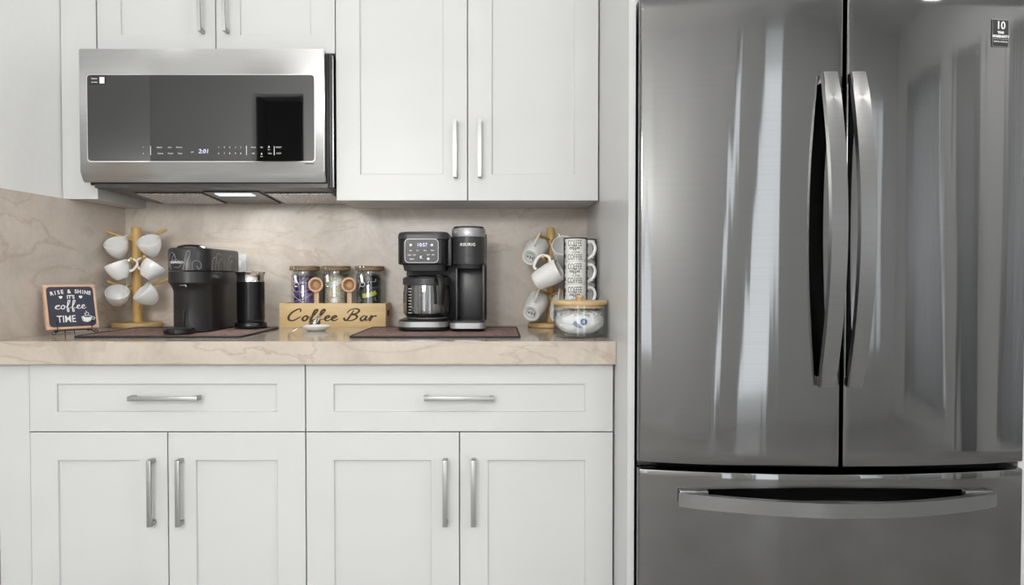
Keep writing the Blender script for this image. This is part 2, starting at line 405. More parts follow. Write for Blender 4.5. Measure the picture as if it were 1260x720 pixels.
# ------------------------------------------------------------------ cabinets
def handle(parent, cx, cz, yf, L, vertical=True, wdt=.0125, out=.033, name='handle'):
    """square bar pull; yf = face it is screwed to"""
    bm = B(); t = .009
    if vertical:
        box(bm, cx-wdt/2, cx+wdt/2, yf-out, yf-out+t, cz-L/2, cz+L/2, .0012)
        for s in (-1, 1): box(bm, cx-wdt/2, cx+wdt/2, yf-out+t*.5, yf, cz+s*(L/2-.006)-.006, cz+s*(L/2-.006)+.006, .0008)
    else:
        box(bm, cx-L/2, cx+L/2, yf-out, yf-out+t, cz-wdt/2, cz+wdt/2, .0012)
        for s in (-1, 1): box(bm, cx+s*(L/2-.006)-.006, cx+s*(L/2-.006)+.006, yf-out+t*.5, yf, cz-wdt/2, cz+wdt/2, .0008)
    return obj(name, bm, 'nickel', parent, world=True)
def arched_handle(parent, cx, z0, z1, yf, out=.033, w=.011):
    bm = B(); pts = []
    for i in range(17):
        t = i/16; z = z0+(z1-z0)*t; pts.append((cx, yf-out-.006*math.sin(PI*t), z))
    sweep(bm, pts, w/2, .004, up=(0, -1, 0), square=True)
    for z in (z0+.006, z1-.006): box(bm, cx-w/2, cx+w/2, yf-out, yf, z-.006, z+.006, .0008)
    return obj('handle', bm, 'nickel', parent, world=True)
def shaker(x0, x1, z0, z1, yf, st, rt, rb, th=.02, rec=.009):
    """shaker front: frame + recessed panel with a small bevelled inner edge, one mesh"""
    bm = B(); g = .0
    yb = yf+th; bw = .004
    def ring(x0, x1, z0, z1, y): return [bm.verts.new(p) for p in ((x0, y, z0), (x1, y, z0), (x1, y, z1), (x0, y, z1))]
    e = .0015
    R = [ring(x0, x1, z0, z1, yb), ring(x0, x1, z0, z1, yf+e), ring(x0+e, x1-e, z0+e, z1-e, yf), ring(x0+st, x1-st, z0+rb, z1-rt, yf),
         ring(x0+st+bw*.25, x1-st-bw*.25, z0+rb+bw*.25, z1-rt-bw*.25, yf+rec*.85), ring(x0+st+bw, x1-st-bw, z0+rb+bw, z1-rt-bw, yf+rec)]
    for a, b_ in zip(R, R[1:]):
        for j in range(4): bm.faces.new((a[j], a[(j+1) % 4], b_[(j+1) % 4], b_[j]))
    bm.faces.new(R[-1]); bm.faces.new(R[0][::-1])
    bmesh.ops.recalc_face_normals(bm, faces=bm.faces)
    return bm
G = .0014
YL = 2.01                      # face of the base fronts
YU = 2.33                      # face of the wall cabinet fronts
E0, E1, E2 = X(33.5, YL), X(375, YL), XR-.003
def base_cabinet(x0, x1, label):
    t = thing('base_cabinet', label, 'cabinet', ((x0+x1)/2, YL, 0), 0, None)
    bm = B(); box(bm, x0+.001, x1-.001, YL+.021, YB-.01, .10, CB-.001); box(bm, x0+.001, x1-.001, YL+.07, YB-.01, 0, .10)
    obj('body', bm, 'cabinet_paint', t, True, 0)
    zt, zm = CB-.003, Z(532.5, YL)
    d = obj('drawer', shaker(x0+G, x1-G, zm+G, zt, YL, .077, .054, .055), 'cabinet_paint', t, True, 0)
    handle(d, (x0+x1)/2, Z(491.5, YL-.03), YL, .192, False)
    xm = (x0+x1)/2
    for (a, b_, hx) in ((x0, xm, xm-.039), (xm, x1, xm+.039)):
        d = obj('door', shaker(a+G, b_-G, .105, zm-G, YL, .077, .077, .077), 'cabinet_paint', t, True, 0)
        handle(d, hx, Z(609.5, YL-.03), YL, .184, True)
    return t
base_cabinet(E0, E1, 'white base cabinet under the small round coffee machine')
base_cabinet(E1, E2, 'white base cabinet under the double coffee maker')
t = thing('base_filler', 'plain white filler panel left of the base cabinets', 'panel', (-1.34, YL, 0))
bm = B(); prism(bm, [(xl(YL)+.001, YL+.004), (E0-.001, YL+.004), (E0-.001, YL+.024), (xl(YL+.02)+.001, YL+.024)], .10, CB-.001)
bmesh.ops.recalc_face_normals(bm, faces=bm.faces); obj('board', bm, 'cabinet_paint', t, True, 0)

t = thing('countertop', 'thick beige veined stone countertop with square edge', 'countertop', (-.5, 2.3, CB))
bm = B(); prism(bm, [(xl(1.98)+.001, 1.98), (XR-.0005, 1.98), (XR-.0005, YB-.001), (xl(YB)+.001, YB-.001)], CB, CT)
bmesh.ops.recalc_face_normals(bm, faces=bm.faces)
bmesh.ops.bevel(bm, geom=[e for e in bm.edges if abs(e.verts[0].co.y-1.98) < 1e-4 and abs(e.verts[1].co.y-1.98) < 1e-4], offset=.002, segments=2, affect='EDGES')
obj('slab', bm, 'counter_stone', t, True)

U0, U1, U2, U3, U4 = X(122.5, YU), X(268, YU), X(414, YU), X(575.5, YU), XR-.002
ZM = 1.803
def wall_cabinet(x0, xm, x1, zb, ztop, label, rb, hz):
    t = thing('wall_cabinet', label, 'cabinet', ((x0+x1)/2, YU, zb))
    bm = B(); box(bm, x0+.001, x1-.001, YU+.021, YB+.018 if zb > 1.5 else YB-.001, zb+.004, ztop)
    obj('body', bm, 'cabinet_paint', t, True, 0)
    for (a, b_, hx) in ((x0, xm, xm-.039), (xm, x1, xm+.039)):
        d = obj('door', shaker(a+G, b_-G, zb, ztop-.003, YU, .076, .076, rb), 'cabinet_paint', t, True, 0)
        arched_handle(d, hx, hz[0], hz[1], YU)
    return t
wall_cabinet(U0, U1, U2, ZM, 2.4, 'short white wall cabinet directly above the microwave', .058, (Z(40.5, YU-.03), Z(40.5, YU-.03)+.18))
wall_cabinet(U2, U3, U4, ZU, 2.4, 'tall white two-door wall cabinet between microwave and refrigerator', .083, (Z(218, YU-.03), Z(148, YU-.03)))
t = thing('wall_filler', 'white wall filler board left of the microwave', 'panel', (U0-.05, YU, ZU))
bm = B(); prism(bm, [(xl(YU)-.018, YU), (U0-.002, YU), (U0-.002, YB-.001), (xl(YB)-.018, YB-.001)], ZU+.005, 2.4)
bmesh.ops.recalc_face_normals(bm, faces=bm.faces); obj('board', bm, 'cabinet_paint', t, True, 0)
t = thing('tall_end_board', 'tall white end panel beside the refrigerator', 'panel', (XR+.008, 2.2, 0))
obj('board', bx(XR, XR+.017, 1.81, YB+.019, 0, 2.4), 'cabinet_paint', t, True, 0)
t = thing('tall_end_board', 'white end panel on the far right side of the refrigerator', 'panel', (1.32, 2.2, 0))
obj('board', bx(1.305, 1.325, 1.81, YB+.019, 0, 2.4), 'cabinet_paint', t, True, 0)

# ------------------------------------------------------------------ refrigerator
FX0, FX1 = .347, 1.293; FC = (FX0+FX1)/2
YE, YC = 1.775, 1.722
HW = (FX1-FX0)/2; SAG = YE-YC; RAD = (HW*HW+SAG*SAG)/(2*SAG)
def yfront(x): return YC+RAD-math.sqrt(RAD*RAD-(x-FC)**2)
fr = thing('refrigerator', 'large stainless steel French door refrigerator with bottom freezer', 'refrigerator', (FC, 2.2, 0))
bm = B(); box(bm, FX0+.006, FX1-.006, 1.86, 2.6, .03, 1.775, .004); obj('cabinet_body', bm, 'fridge_side', fr, True)
obj('gasket', bx(FX0+.014, FX1-.014, 1.832, 1.862, .05, 1.76), 'dark_gasket', fr, True, 0)
obj('base_grille', bx(FX0+.02, FX1-.02, 1.87, 1.95, 0, .03), 'black_plastic', fr, True, 0)
def curved_front(x0, x1, z0, z1, N=40, twist=0):
    th = .074; r = .006; out = []
    xs = [x0+r+(x1-x0-2*r)*i/N for i in range(N+1)]
    poly = [(x0, yfront(x0)+r+.004)]+[(x0+r*(1-math.cos(a)), yfront(x0+r)+r*(1-math.sin(a))) for a in (PI/8, PI/4, 3*PI/8)]
    poly += [(x, yfront(x)) for x in xs]
    poly += [(x1-r*(1-math.cos(a)), yfront(x1-r)+r*(1-math.sin(a))) for a in (3*PI/8, PI/4, PI/8)]+[(x1, yfront(x1)+r+.004)]
    yb = 1.83
    poly += [(x1, yb), (x0, yb)]
    bm = B(); NZ = 36; rings = []
    zc = (z0+z1)/2
    e = .004
    lv = [(z0, e), (z0+e*.3, e*.3), (z0+e, 0)]+[(z0+e+(z1-z0-2*e)*i/NZ, 0) for i in range(1, NZ)]+[(z1-e, 0), (z1-e*.3, e*.3), (z1, e)]
    for z, off in lv:
        ring = []
        for (x, y) in poly:
            yy = y
            if y < yb-.001:
                u = (x-x0)/(x1-x0)
                yy = y+off-twist*(z-1.2)*(x1-x0)*math.sin(2*PI*u)/(2*PI)
            ring.append(bm.verts.new((x, yy, z)))
        rings.append(ring)
    n = len(poly)
    for a, b_ in zip(rings, rings[1:]):
        for j in range(n): bm.faces.new((a[j], a[(j+1) % n], b_[(j+1) % n], b_[j]))
    bm.faces.new(rings[0][::-1]); bm.faces.new(rings[-1])
    bmesh.ops.recalc_face_normals(bm, faces=bm.faces)
    return bm
ZG = .636
dl = obj('door', curved_front(FX0, FC-.0035, ZG, 1.77, twist=-.07), 'fridge_steel', fr, True, 40)
dr = obj('door', curved_front(FC+.0035, FX1, ZG, 1.77, twist=.03), 'fridge_steel', fr, True, 40)
fz = obj('freezer_drawer', curved_front(FX0, FX1, .06, .619, 70), 'fridge_steel', fr, True, 40)
def fridge_handle(d, x, ze0, ze1):
    bm = B(); y0 = yfront(x); pts = []
    for i in range(33):
        t = i/32; pts.append((x, y0-.011-.056*math.sin(PI*t)**.85, ze0+(ze1-ze0)*t))
    sweep(bm, pts, .0185, .008, up=(0, -1, 0), square=True)
    es = [e for e in bm.edges]
    bmesh.ops.bevel(bm, geom=[e for e in bm.edges if abs((e.verts[0].co-e.verts[1].co).normalized().z) > .5], offset=.0025, segments=2, affect='EDGES')
    for z in (ze0, ze1):
        s = 1 if z == ze0 else -1
        box(bm, x-.0175, x+.0175, y0-.017, y0+.001, min(z, z+s*.022), max(z, z+s*.022), .002)
    return obj('handle', bm, 'handle_steel', d, True)
HZ0, HZ1 = Z(478, 1.685), Z(88, 1.685)
fridge_handle(dl, .777, HZ0, HZ1); fridge_handle(dr, .843, HZ0, HZ1)
bm = B(); pts = []; hx0, hx1 = X(838, 1.735), X(1228, 1.735)
for i in range(41):
    t = i/40; x = hx0+(hx1-hx0)*t; pts.append((x, yfront(hx0)-.016-.084*math.sin(PI*t)**.9, .554))
sweep(bm, pts, .008, .017, up=(0, 0, 1), square=True)
bmesh.ops.bevel(bm, geom=[e for e in bm.edges if abs((e.verts[0].co-e.verts[1].co).normalized().x) > .5], offset=.0025, segments=2, affect='EDGES')
for x in (hx0, hx1):
    s = 1 if x == hx0 else -1
    box(bm, min(x, x+s*.07), max(x, x+s*.07), yfront(hx0)-.020, yfront(hx0+.09)+.012, .554-.0165, .554+.022, .004)
obj('handle', bm, 'handle_steel', fz, True)
# hinge covers & thin seams at the left edge
obj('hinge_cover', bx(FX0+.002, FX0+.05, 1.80, 1.86, ZG-.016, ZG-.001, .002), 'black_plastic', fr, True)
# warranty sticker
sx0, sx1 = X(1215.5, 1.755), X(1238.5, 1.755); sz0, sz1 = Z(59.5, 1.755), Z(26.5, 1.755)
xm = (sx0+sx1)/2; ang = math.asin((xm-FC)/RAD); SM = Matrix.Translation((xm, yfront(xm)-.0009, (sz0+sz1)/2)) @ Matrix.Rotation(ang, 4, 'Z')
bm = B(); hw, hh = (sx1-sx0)/2, (sz1-sz0)/2
box(bm, -hw, hw, -.0004, .0006, -hh, hh, mi=0); box(bm, -hw+.0008, hw-.0008, -.0008, 0, -hh+.0008, hh-.0008, mi=1)
bm.transform(SM); st = obj('warranty_sticker', bm, ['silver_plastic', 'black_print'], dr, True, 0, 'small black warranty sticker')
bm = B()
for s, sz, dz, ex in (('10', .026, .018, 1), ('YEAR', .0075, .0015, 1), ('WARRANTY', .0085, -.008, .98), ('DIGITAL INVERTER', .0048, -.0205, .95)):
    text(bm, s, sz, SM @ Matrix.Translation((0, -.0012, dz)) @ FRONT, .0002, ex, .0004 if sz > .007 else 0)
b2 = B(); box(b2, -hw+.002, hw-.002, -.0012, -.0008, -.0143, -.0139); b2.transform(SM); me = bpy.data.meshes.new('x'); b2.to_mesh(me); bm.from_mesh(me); b2.free()
obj('lettering', bm, 'white_print', st, True, 0)

# ------------------------------------------------------------------ microwave
MX0, MX1, MY = -1.297, -.537, 2.262
mw = thing('microwave', 'over-the-range stainless steel microwave with dark glass front', 'microwave', ((MX0+MX1)/2, 2.45, 1.36))
zt, zb, zc = 1.797, 1.387, 1.418
bm = B(); box(bm, MX0+.02, MX1+.014, MY+.045, YB-.002, 1.372, 1.795, .003); obj('body', bm, 'charcoal_plastic', mw, True)
# door with bottom chamfer (profile in y,z, extruded along x)
def extr_x(prof, x0, x1, bev=0, mi=0, bm=None, chx=None):
    bm = bm or B(); a = [bm.verts.new((x0, y, z)) for y, z in prof]; b_ = [bm.verts.new((x1, y, z)) for y, z in prof]; n = len(prof)
    fs = [bm.faces.new((a[j], b_[j], b_[(j+1) % n], a[(j+1) % n])) for j in range(n)]+[bm.faces.new(a[::-1]), bm.faces.new(b_)]
    for f in fs: f.material_index = mi
    bmesh.ops.recalc_face_normals(bm, faces=fs)
    if bev: bmesh.ops.bevel(bm, geom=list(set(e for f in fs for e in f.edges)), offset=bev, segments=2, affect='EDGES')
    return bm
door = obj('door', extr_x([(MY, zt), (MY, zc), (MY+.018, zb), (MY+.032, zb), (MY+.032, zt)], MX0, MX1, .0025), 'microwave_steel', mw, True)
obj('inner_frame', bx(MX0+.012, MX1+.006, MY+.036, MY+.044, 1.38, 1.793, .002), 'deep_black', mw, True)
obj('side_strip', bx(MX1+.0125, MX1+.0175, MY+.050, MY+.062, 1.375, 1.79, .001), 'microwave_steel', mw, True)
gx0, gx1, gz0, gz1 = X(110.5, MY), X(388, MY), Z(199, MY), Z(94, MY)
bm = prism(B(), rrect(gx0-.0022, gx1+.0022, gz0-.0022, gz1+.0022, .011), 0, .0012, mi=0, M=Matrix.Translation((0, MY-.0002, 0)) @ FRONT)
ed = obj('window_trim', bm, 'chrome', door, True)
bm = prism(B(), rrect(gx0, gx1, gz0, gz1, .009), 0, .002, M=Matrix.Translation((0, MY-.0002, 0)) @ FRONT)
gl = obj('window', bm, 'microwave_glass', door, True)
bm = B(); yg = MY-.0028
def at(px, py, Y=yg): return Matrix.Translation((X(px, Y), Y, Z(py, Y))) @ FRONT
for px, s in ((196.5, 'Popcorn'), (211, 'Potato'), (222.5, 'Melt'), (196.5, 'Power Level'), (211, 'Defrost'), (223, 'Keep Warm')):
    pass
for px, py, s in ((198, 182, 'Sensor'), (210.5, 182, 'Auto'), (222, 182, 'Defrost'), (199, 189.5, 'Reheat'), (211.5, 189.5, 'Power'), (223, 189.5, 'Timer'), (313, 182, 'Clock'), (323, 182, 'On'), (312.5, 189.5, '+30'), (333, 189.5, 'Vent'), (344, 182, 'START'), (344, 189.5, 'STOP'), (178, 182, '<'), (178, 189.5, 'o'), (238, 188, 'AM')):
    text(bm, s, .0068, at(px, py), .0001, .9)
for i, px in enumerate((270.5, 277.5, 284, 291, 297.5)):
    text(bm, str(i+1), .0075, at(px, 182), .0001); text(bm, str((i+6) % 10), .0075, at(px, 189.5), .0001)
for px in (187, 304.5, 338.5): box(bm, X(px-.35, yg), X(px+.35, yg), yg-.0001, yg+.0001, Z(191.5, yg), Z(180.5, yg))
for px, py in ((332, 182), (323, 190.5)):
    prism(bm, [(-.0022, -.001), (.0022, -.001), (.0014, .004), (-.0014, .004)], 0, .0002, M=at(px, py)); text(bm, 'Light', .004, at(px, py+2.6), .0001)
obj('touch_controls', bm, 'grey_print' if False else 'white_print', gl, True, 0, 'small white printed control symbols')
bm = B(); text(bm, '2:01', .018, at(252, 187), .0001, 1.05, .0003, shear=.12); obj('clock_display', bm, 'led', gl, True, 0, 'glowing clock digits')
bm = B(); yq = yg-.0002
prism(bm, rrect(X(112.5, yq), X(132.3, yq), Z(105, yq), Z(95.5, yq), .001), 0, .0004, M=Matrix.Translation((0, yq, 0)) @ FRONT, mi=0)
box(bm, X(125.5, yq), X(131.5, yq), yq-.0008, yq-.0004, Z(104.3, yq), Z(96.5, yq), mi=1)
text(bm, 'Register', .0055, at(119, 98.2, yq-.0006), .0001, 1, .0001, mi=1); text(bm, 'product', .0055, at(119, 102.5, yq-.0006), .0001, 1, .0001, mi=1)
obj('product_sticker', bm, ['black_print', 'white_print'], gl, True, 0, 'small black and white sticker')
bm = B(); text(bm, 'SAMSUNG', .0062, at(381.5, 202.3, MY-.0012), .0003, 1, 0); obj('lettering', bm, 'black_print', door, True, 0)
# underside: pan, filters, lamp
bm = B()
PX0, PX1 = -1.27, -.535
def slab_y(bm, x0f, x1f, yf, x0b, x1b, yb, zf0, zb0, th, mi=0):
    v = [bm.verts.new(p) for p in ((x0f, yf, zf0), (x1f, yf, zf0), (x1b, yb, zb0), (x0b, yb, zb0), (x0f, yf, zf0+th), (x1f, yf, zf0+th), (x1b, yb, zb0+th), (x0b, yb, zb0+th))]
    for q in ((0, 3, 2, 1), (4, 5, 6, 7), (0, 1, 5, 4), (1, 2, 6, 5), (2, 3, 7, 6), (3, 0, 4, 7)): bm.faces.new([v[i] for i in q]).material_index = mi
slab_y(bm, PX0, PX1, MY+.034, -1.222, -.53, 2.62, 1.372, 1.355, .012)
pan = obj('underside_pan', bm, 'charcoal_plastic', mw, True, 0)
def zpan(y): return 1.372-.017*(y-MY-.034)/(2.62-MY-.034)
def on_pan(bm, x0, x1, y0, y1, d=.002):
    slab_y(bm, x0, x1, y0, x0, x1, y1, zpan(y0)-d, zpan(y1)-d, d)
    return bm
for a, b_ in ((-1.185, -.975), (-.755, -.545)):
    f = obj('filter_frame', on_pan(B(), a-.008, b_+.008, 2.385, 2.605, .003), 'black_plastic', pan, True, 0)
    obj('grease_filter', on_pan(B(), a, b_, 2.395, 2.595, .0045), 'grease_filter', pan, True, 0, 'perforated grey metal grease filter')
obj('lamp_housing', on_pan(B(), -.955, -.775, 2.36, 2.605, .004), 'black_plastic', pan, True, 0)
obj('lamp_lens', on_pan(B(), -.925, -.805, 2.38, 2.425, .006), 'hood_glow', pan, True, 0, 'glowing pale cooktop lamp lens')
ld = bpy.data.lights.new('hood_lamp', 'AREA'); ld.shape = 'RECTANGLE'; ld.size = .12; ld.size_y = .08; ld.energy = 1.2; ld.color = (.95, .98, 1)
lo = bpy.data.objects.new('hood_lamp', ld); COL.objects.link(lo); lo.parent = mw; lo.location = Vector((-.865, 2.45, 1.345))-Vector(mw.location)

# wall outlet
t = thing('wall_outlet', 'white outlet plate on stone behind the small coffee machine', 'outlet', (X(292, YB), YB-.004, 1.09))
obj('plate', bx(X(281, YB), X(304, YB), YB-.006, YB-.0002, Z(353, YB), Z(313.5, YB), .002), 'cabinet_paint', t, True)
for dz in (-.022, .022): obj('socket', bx(X(292.5, YB)-.016, X(292.5, YB)+.016, YB-.0075, YB-.005, Z(333, YB)+dz-.014, Z(333, YB)+dz+.014, .001), 'porcelain', t, True)

# ------------------------------------------------------------------ table mats
def place_mat(x0, x1, y0, y1, label):
    t = thing('drying_mat', label, 'mat', ((x0+x1)/2, (y0+y1)/2, CT))
    w, h = (x1-x0)/2, (y1-y0)/2
    obj('fabric', prism(B(), rrect(-w+.004, w-.004, -h+.004, h-.004, .012), 0.0003, .004), 'mat_fabric', t)
    rr = rrect(-w+.003, w-.003, -h+.003, h-.003, .014)
    obj('piping', sweep(B(), [(p[0], p[1], .0032) for p in rr], .0032, .003, closed=True), 'black_print', t)
    return t
place_mat(-1.230, -.742, 2.094, 2.478, 'brown woven mat with black edging under the small round coffee machine')
place_mat(-.43, .068, 2.088, 2.49, 'brown woven mat with black edging under the double coffee maker')
MTOP = CT+.0065

# ------------------------------------------------------------------ chalk sign on easel
def sk(bm, M, strokes, wdt, n=6, dep=.0006, mi=0, taper=None):
    """hand-drawn strokes given in 2D letter units"""
    for s in strokes:
        P = spline([(p[0], p[1], 0) for p in s], n) if len(s) > 2 else [Vector((p[0], p[1], 0)) for p in s]
        sc = M.to_scale()[0]
        b2 = B(); sweep(b2, P, wdt, dep/sc, up=(0, 0, 1), seg=6, taper=taper); b2.transform(M)
        me = bpy.data.meshes.new('x'); b2.to_mesh(me); b2.free(); n0 = len(bm.faces); bm.from_mesh(me); bpy.data.meshes.remove(me)
        bm.faces.ensure_lookup_table()
        for f in bm.faces[n0:]: f.material_index = mi
SCRIPT = {  # advance, strokes ; x-height 1
 'c': (1.0, [[(.0, .1), (.15, .5), (.85, .85), (.6, 1.0), (.2, .75), (.15, .3), (.4, 0), (.8, .1), (1.05, .35)]]),
 'o': (1.0, [[(.05, .35), (.25, .85), (.55, 1.0), (.75, .6), (.6, .1), (.3, 0), (.1, .4), (.35, .9), (.6, .85), (1.05, .75)]]),
 'f': (.95, [[(-.05, .35), (.35, .8), (.8, 1.9), (.75, 2.3), (.5, 2.1), (.35, 1.2), (.2, -.2), (.3, -.75), (.5, -.5), (.45, .1), (.95, .35)]]),
 'e': (.9, [[(-.02, .35), (.3, .45), (.65, .75), (.5, 1.0), (.2, .75), (.15, .25), (.4, 0), (.7, .1), (.95, .35)]]),
 'a': (1.1, [[(.75, .85), (.45, 1.0), (.12, .6), (.1, .15), (.35, .0), (.65, .4), (.8, .95), (.72, .3), (.85, .02), (1.15, .35)]]),
 'r': (.9, [[(.0, .3), (.25, .9), (.3, 1.05), (.22, .1), (.2, 0), (.35, .6), (.65, .95), (.9, .95), (.85, .75)]]),
 'C': (1.9, [[(1.55, 1.75), (1.5, 2.3), (1.15, 2.35), (.5, 1.7), (.15, .8), (.35, .1), (.9, .05), (1.5, .6), (1.75, .8)]]),
 'B': (2.0, [[(.95, 2.1), (.7, 1.2), (.35, .15), (.1, .1), (-.1, .45), (.05, .6)], [(.15, 1.6), (.5, 2.2), (1.2, 2.45), (1.65, 2.1), (1.4, 1.5), (.75, 1.25), (1.35, 1.15), (1.55, .65), (1.1, .1), (.5, .0), (.25, .2)]]),
 ' ': (.9, [])}
def script_text(bm, s, M, wdt, mi=0, dep=.0006):
    x = 0; adv = sum(SCRIPT[c][0] for c in s)
    for c in s:
        a, st = SCRIPT[c]; sk(bm, M @ Matrix.Translation((x-adv/2, 0, 0)), st, wdt, 7, dep, mi, lambda u: .55+.6*math.sin(PI*min(1, max(0, u)))); x += a
    return bm
SW, SH = .145, .138
ya = math.radians(50)
sl = Vector((X(57, 2.15), 2.15, 0)); sc_ = sl+Vector((math.cos(ya), math.sin(ya), 0))*SW/2
t = thing('chalkboard_sign', 'small framed chalkboard sign with white coffee lettering in a black easel', 'sign', (sc_.x, sc_.y, CT+.018), ya)
lean = Matrix.Rotation(math.radians(-14), 4, 'X')
# local: x across, -y faces the camera side, z up
outer = rrect(-SW/2, SW/2, 0, SH, .004); FR = lean @ FRONT
bm = prism(B(), outer, -.010, 0, M=FR); obj('backing', bm, 'pink_wood', t)
bm = B(); fw = .010
for (a, b_, c, d) in ((-SW/2, SW/2, 0, fw), (-SW/2, SW/2, SH-fw, SH), (-SW/2, -SW/2+fw, fw, SH-fw), (SW/2-fw, SW/2, fw, SH-fw)):
    box(bm, a, b_, c, d, -.001, .004, .001, M=FR)
obj('frame', bm, 'pink_wood', t)
brd = obj('board', prism(B(), rrect(-SW/2+fw-.003, SW/2-fw+.003, fw-.003, SH-fw+.003, .012), 0, .0042, M=FR), 'chalkboard', t)
bm = B(); K = .0047
def S(x, y, r=0): return FR @ Matrix.Translation((x, y, K)) @ Matrix.Rotation(r, 4, 'Z')
arc = 'RISE & SHINE'
for i, c in enumerate(arc):
    u = (i-5.5)/5.5; text(bm, c, .0165, S(.0015+u*.053, .116-.006*u*u, -.16*u), .0002, .9, .0004)
text(bm, "IT'S", .0155, S(0, .0985), .0002, .95, .0004)
for x in (-.028, .028): sk(bm, S(x, .0985), [[(0, -.004), (-.004, .001), (-.002, .003), (0, .001), (.002, .003), (.004, .001), (0, -.004)], [(0, -.002), (0, .0005)]], .0014, 3, .0004)
script_text(bm, 'coffee', S(-.003, .062) @ Matrix.Diagonal((.0152, .0118, .0118, 1)), .085, dep=.0005)
text(bm, 'TIME', .030, S(-.018, .030), .0002, .82, .0002)
CU = S(.042, .030)
sk(bm, CU, [[(-.017, .006), (0, .002), (.012, .006), (0, .010), (-.017, .006)], [(-.017, .006), (-.014, -.006), (-.004, -.010), (.006, -.007), (.012, .006)], [(.012, .004), (.020, .003), (.018, -.003), (.010, -.002)], [(-.004, .011), (-.008, .016), (-.001, .019), (-.004, .024)], [(.002, .012), (.004, .016), (.001, .019)]], .0009, 5, .0004)
prism(bm, [(-.015, .004), (.010, .004), (.006, -.006), (-.003, -.009), (-.012, -.006)][::-1], 0, .0004, M=CU)
obj('lettering', bm, 'white_print', brd, False, 0, 'white hand-drawn lettering')
# easel
bm = B()
for s in (-1, 1):
    x = s*.048
    P = spline([(x, -.008, .016), (x, -.012, .001), (x, -.010, -.006), (x, .002, -.004)], 5); sweep(bm, P, .0014)
    P = spline([(x, -.008, .016), (x+s*.002, -.012, .022), (x+s*.0, -.013, .028)], 5); sweep(bm, P, .0014)
    # curled feet
    P = spline([(x, .000, -.004), (x+s*.004, -.012, -.008), (x+s*.012, -.016, -.014), (x+s*.016, -.014, -.0085), (x+s*.010, -.012, -.004), (x+s*.006, -.013, -.008)], 6); sweep(bm, P, .0013)
    P = spline([(x, -.002, -.003), (x*.9, .02, -.002), (x*.4, .036, .06), (0, .04, .10)], 6); sweep(bm, P, .0014)
sweep(bm, [(-.048, -.004, -.003), (.048, -.004, -.003)], .0014)
sweep(bm, [(0, -.004, -.003), (0, -.010, -.0166)], .0014)
sweep(bm, spline([(0, .040, .10), (0, .058, .04), (0, .068, -.0166)], 5), .0014)
obj('easel', bm, 'easel_iron', t)

# ------------------------------------------------------------------ mugs
def mug_mesh(r_top, r_bot, h, th=.003, belly=None):
    o = [(0, .0015), (r_bot*.72, .0015), (r_bot*.8, 0), (r_bot*.93, 0)]
    N = 12
    for i in range(N+1):
        t = i/N; r = belly(t) if belly else r_bot+(r_top-r_bot)*t
        o.append((r, .003+(h-.003-.0015)*t))
    top = o[-1][0]
    o += [(top-.0008, h), (top-th+.0008, h)]
    for i in range(N, -1, -1):
        t = i/N; r = belly(t) if belly else r_bot+(r_top-r_bot)*t
        o.append((max(.002, r-th-(1-t)**4*.004), .006+(h-.006-.0015)*t))
    o.append((0, .006))
    return lathe(B(), o, 40)
def handle_path(r0, z0, r1, z1, out):
    zc = (z0+z1)/2
    return spline([(r0-.002, 0, z0), (r0+out*.55, 0, z0+.002), (r0+out, 0, z0+(z1-z0)*.32), (r0+out*.88, 0, z0+(z1-z0)*.68), (r1+out*.35, 0, z1-.002), (r1-.002, 0, z1)][:], 6)
def orient(a, h):
    a = Vector(a).normalized(); h = Vector(h); h = (h-a*h.dot(a)).normalized(); s = a.cross(h)
    return Matrix(((h.x, s.x, a.x), (h.y, s.y, a.y), (h.z, s.z, a.z))).to_4x4()
def make_mug(name, label, group, body, hp, hw, hh, mark=None):
    t = thing(name, label, 'mug', (0, 0, 0), 0, group)
    obj('body', body, 'porcelain', t)
    obj('handle', sweep(B(), hp, hw, hh, up=(0, 1, 0), seg=10), 'porcelain', t)
    if mark: obj('base_stamp', mark, 'black_print', t, label='dark printed stamp')
    return t
def peg_tree(x, y, H, label, pegs, r=.0165, R=.083):
    t = thing('mug_tree', label, 'mug tree', (x, y, CT))
    obj('base', lathe(B(), [(0, 0), (R-.004, 0), (R, .003), (R, .013), (R-.004, .017), (0, .017)], 56), 'bamboo_base', t)
    obj('post', lathe(B(), [(0, .016), (r, .016), (r, H-.003), (r-.003, H), (0, H)], 28), 'bamboo', t)
    out = []
    for (z, d, L) in pegs:
        d = Vector(d).normalized(); p0 = Vector((0, 0, z)); bm = B()
        sweep(bm, [p0+d*(r*.6), p0+d*L*.97, p0+d*L], .0048, up=(0, 1, 0) if abs(d.y) < .7 else (1, 0, 0), seg=12)
        obj('peg', bm, 'bamboo', t); out.append((Vector((x, y, CT))+p0, d, L))
    return out
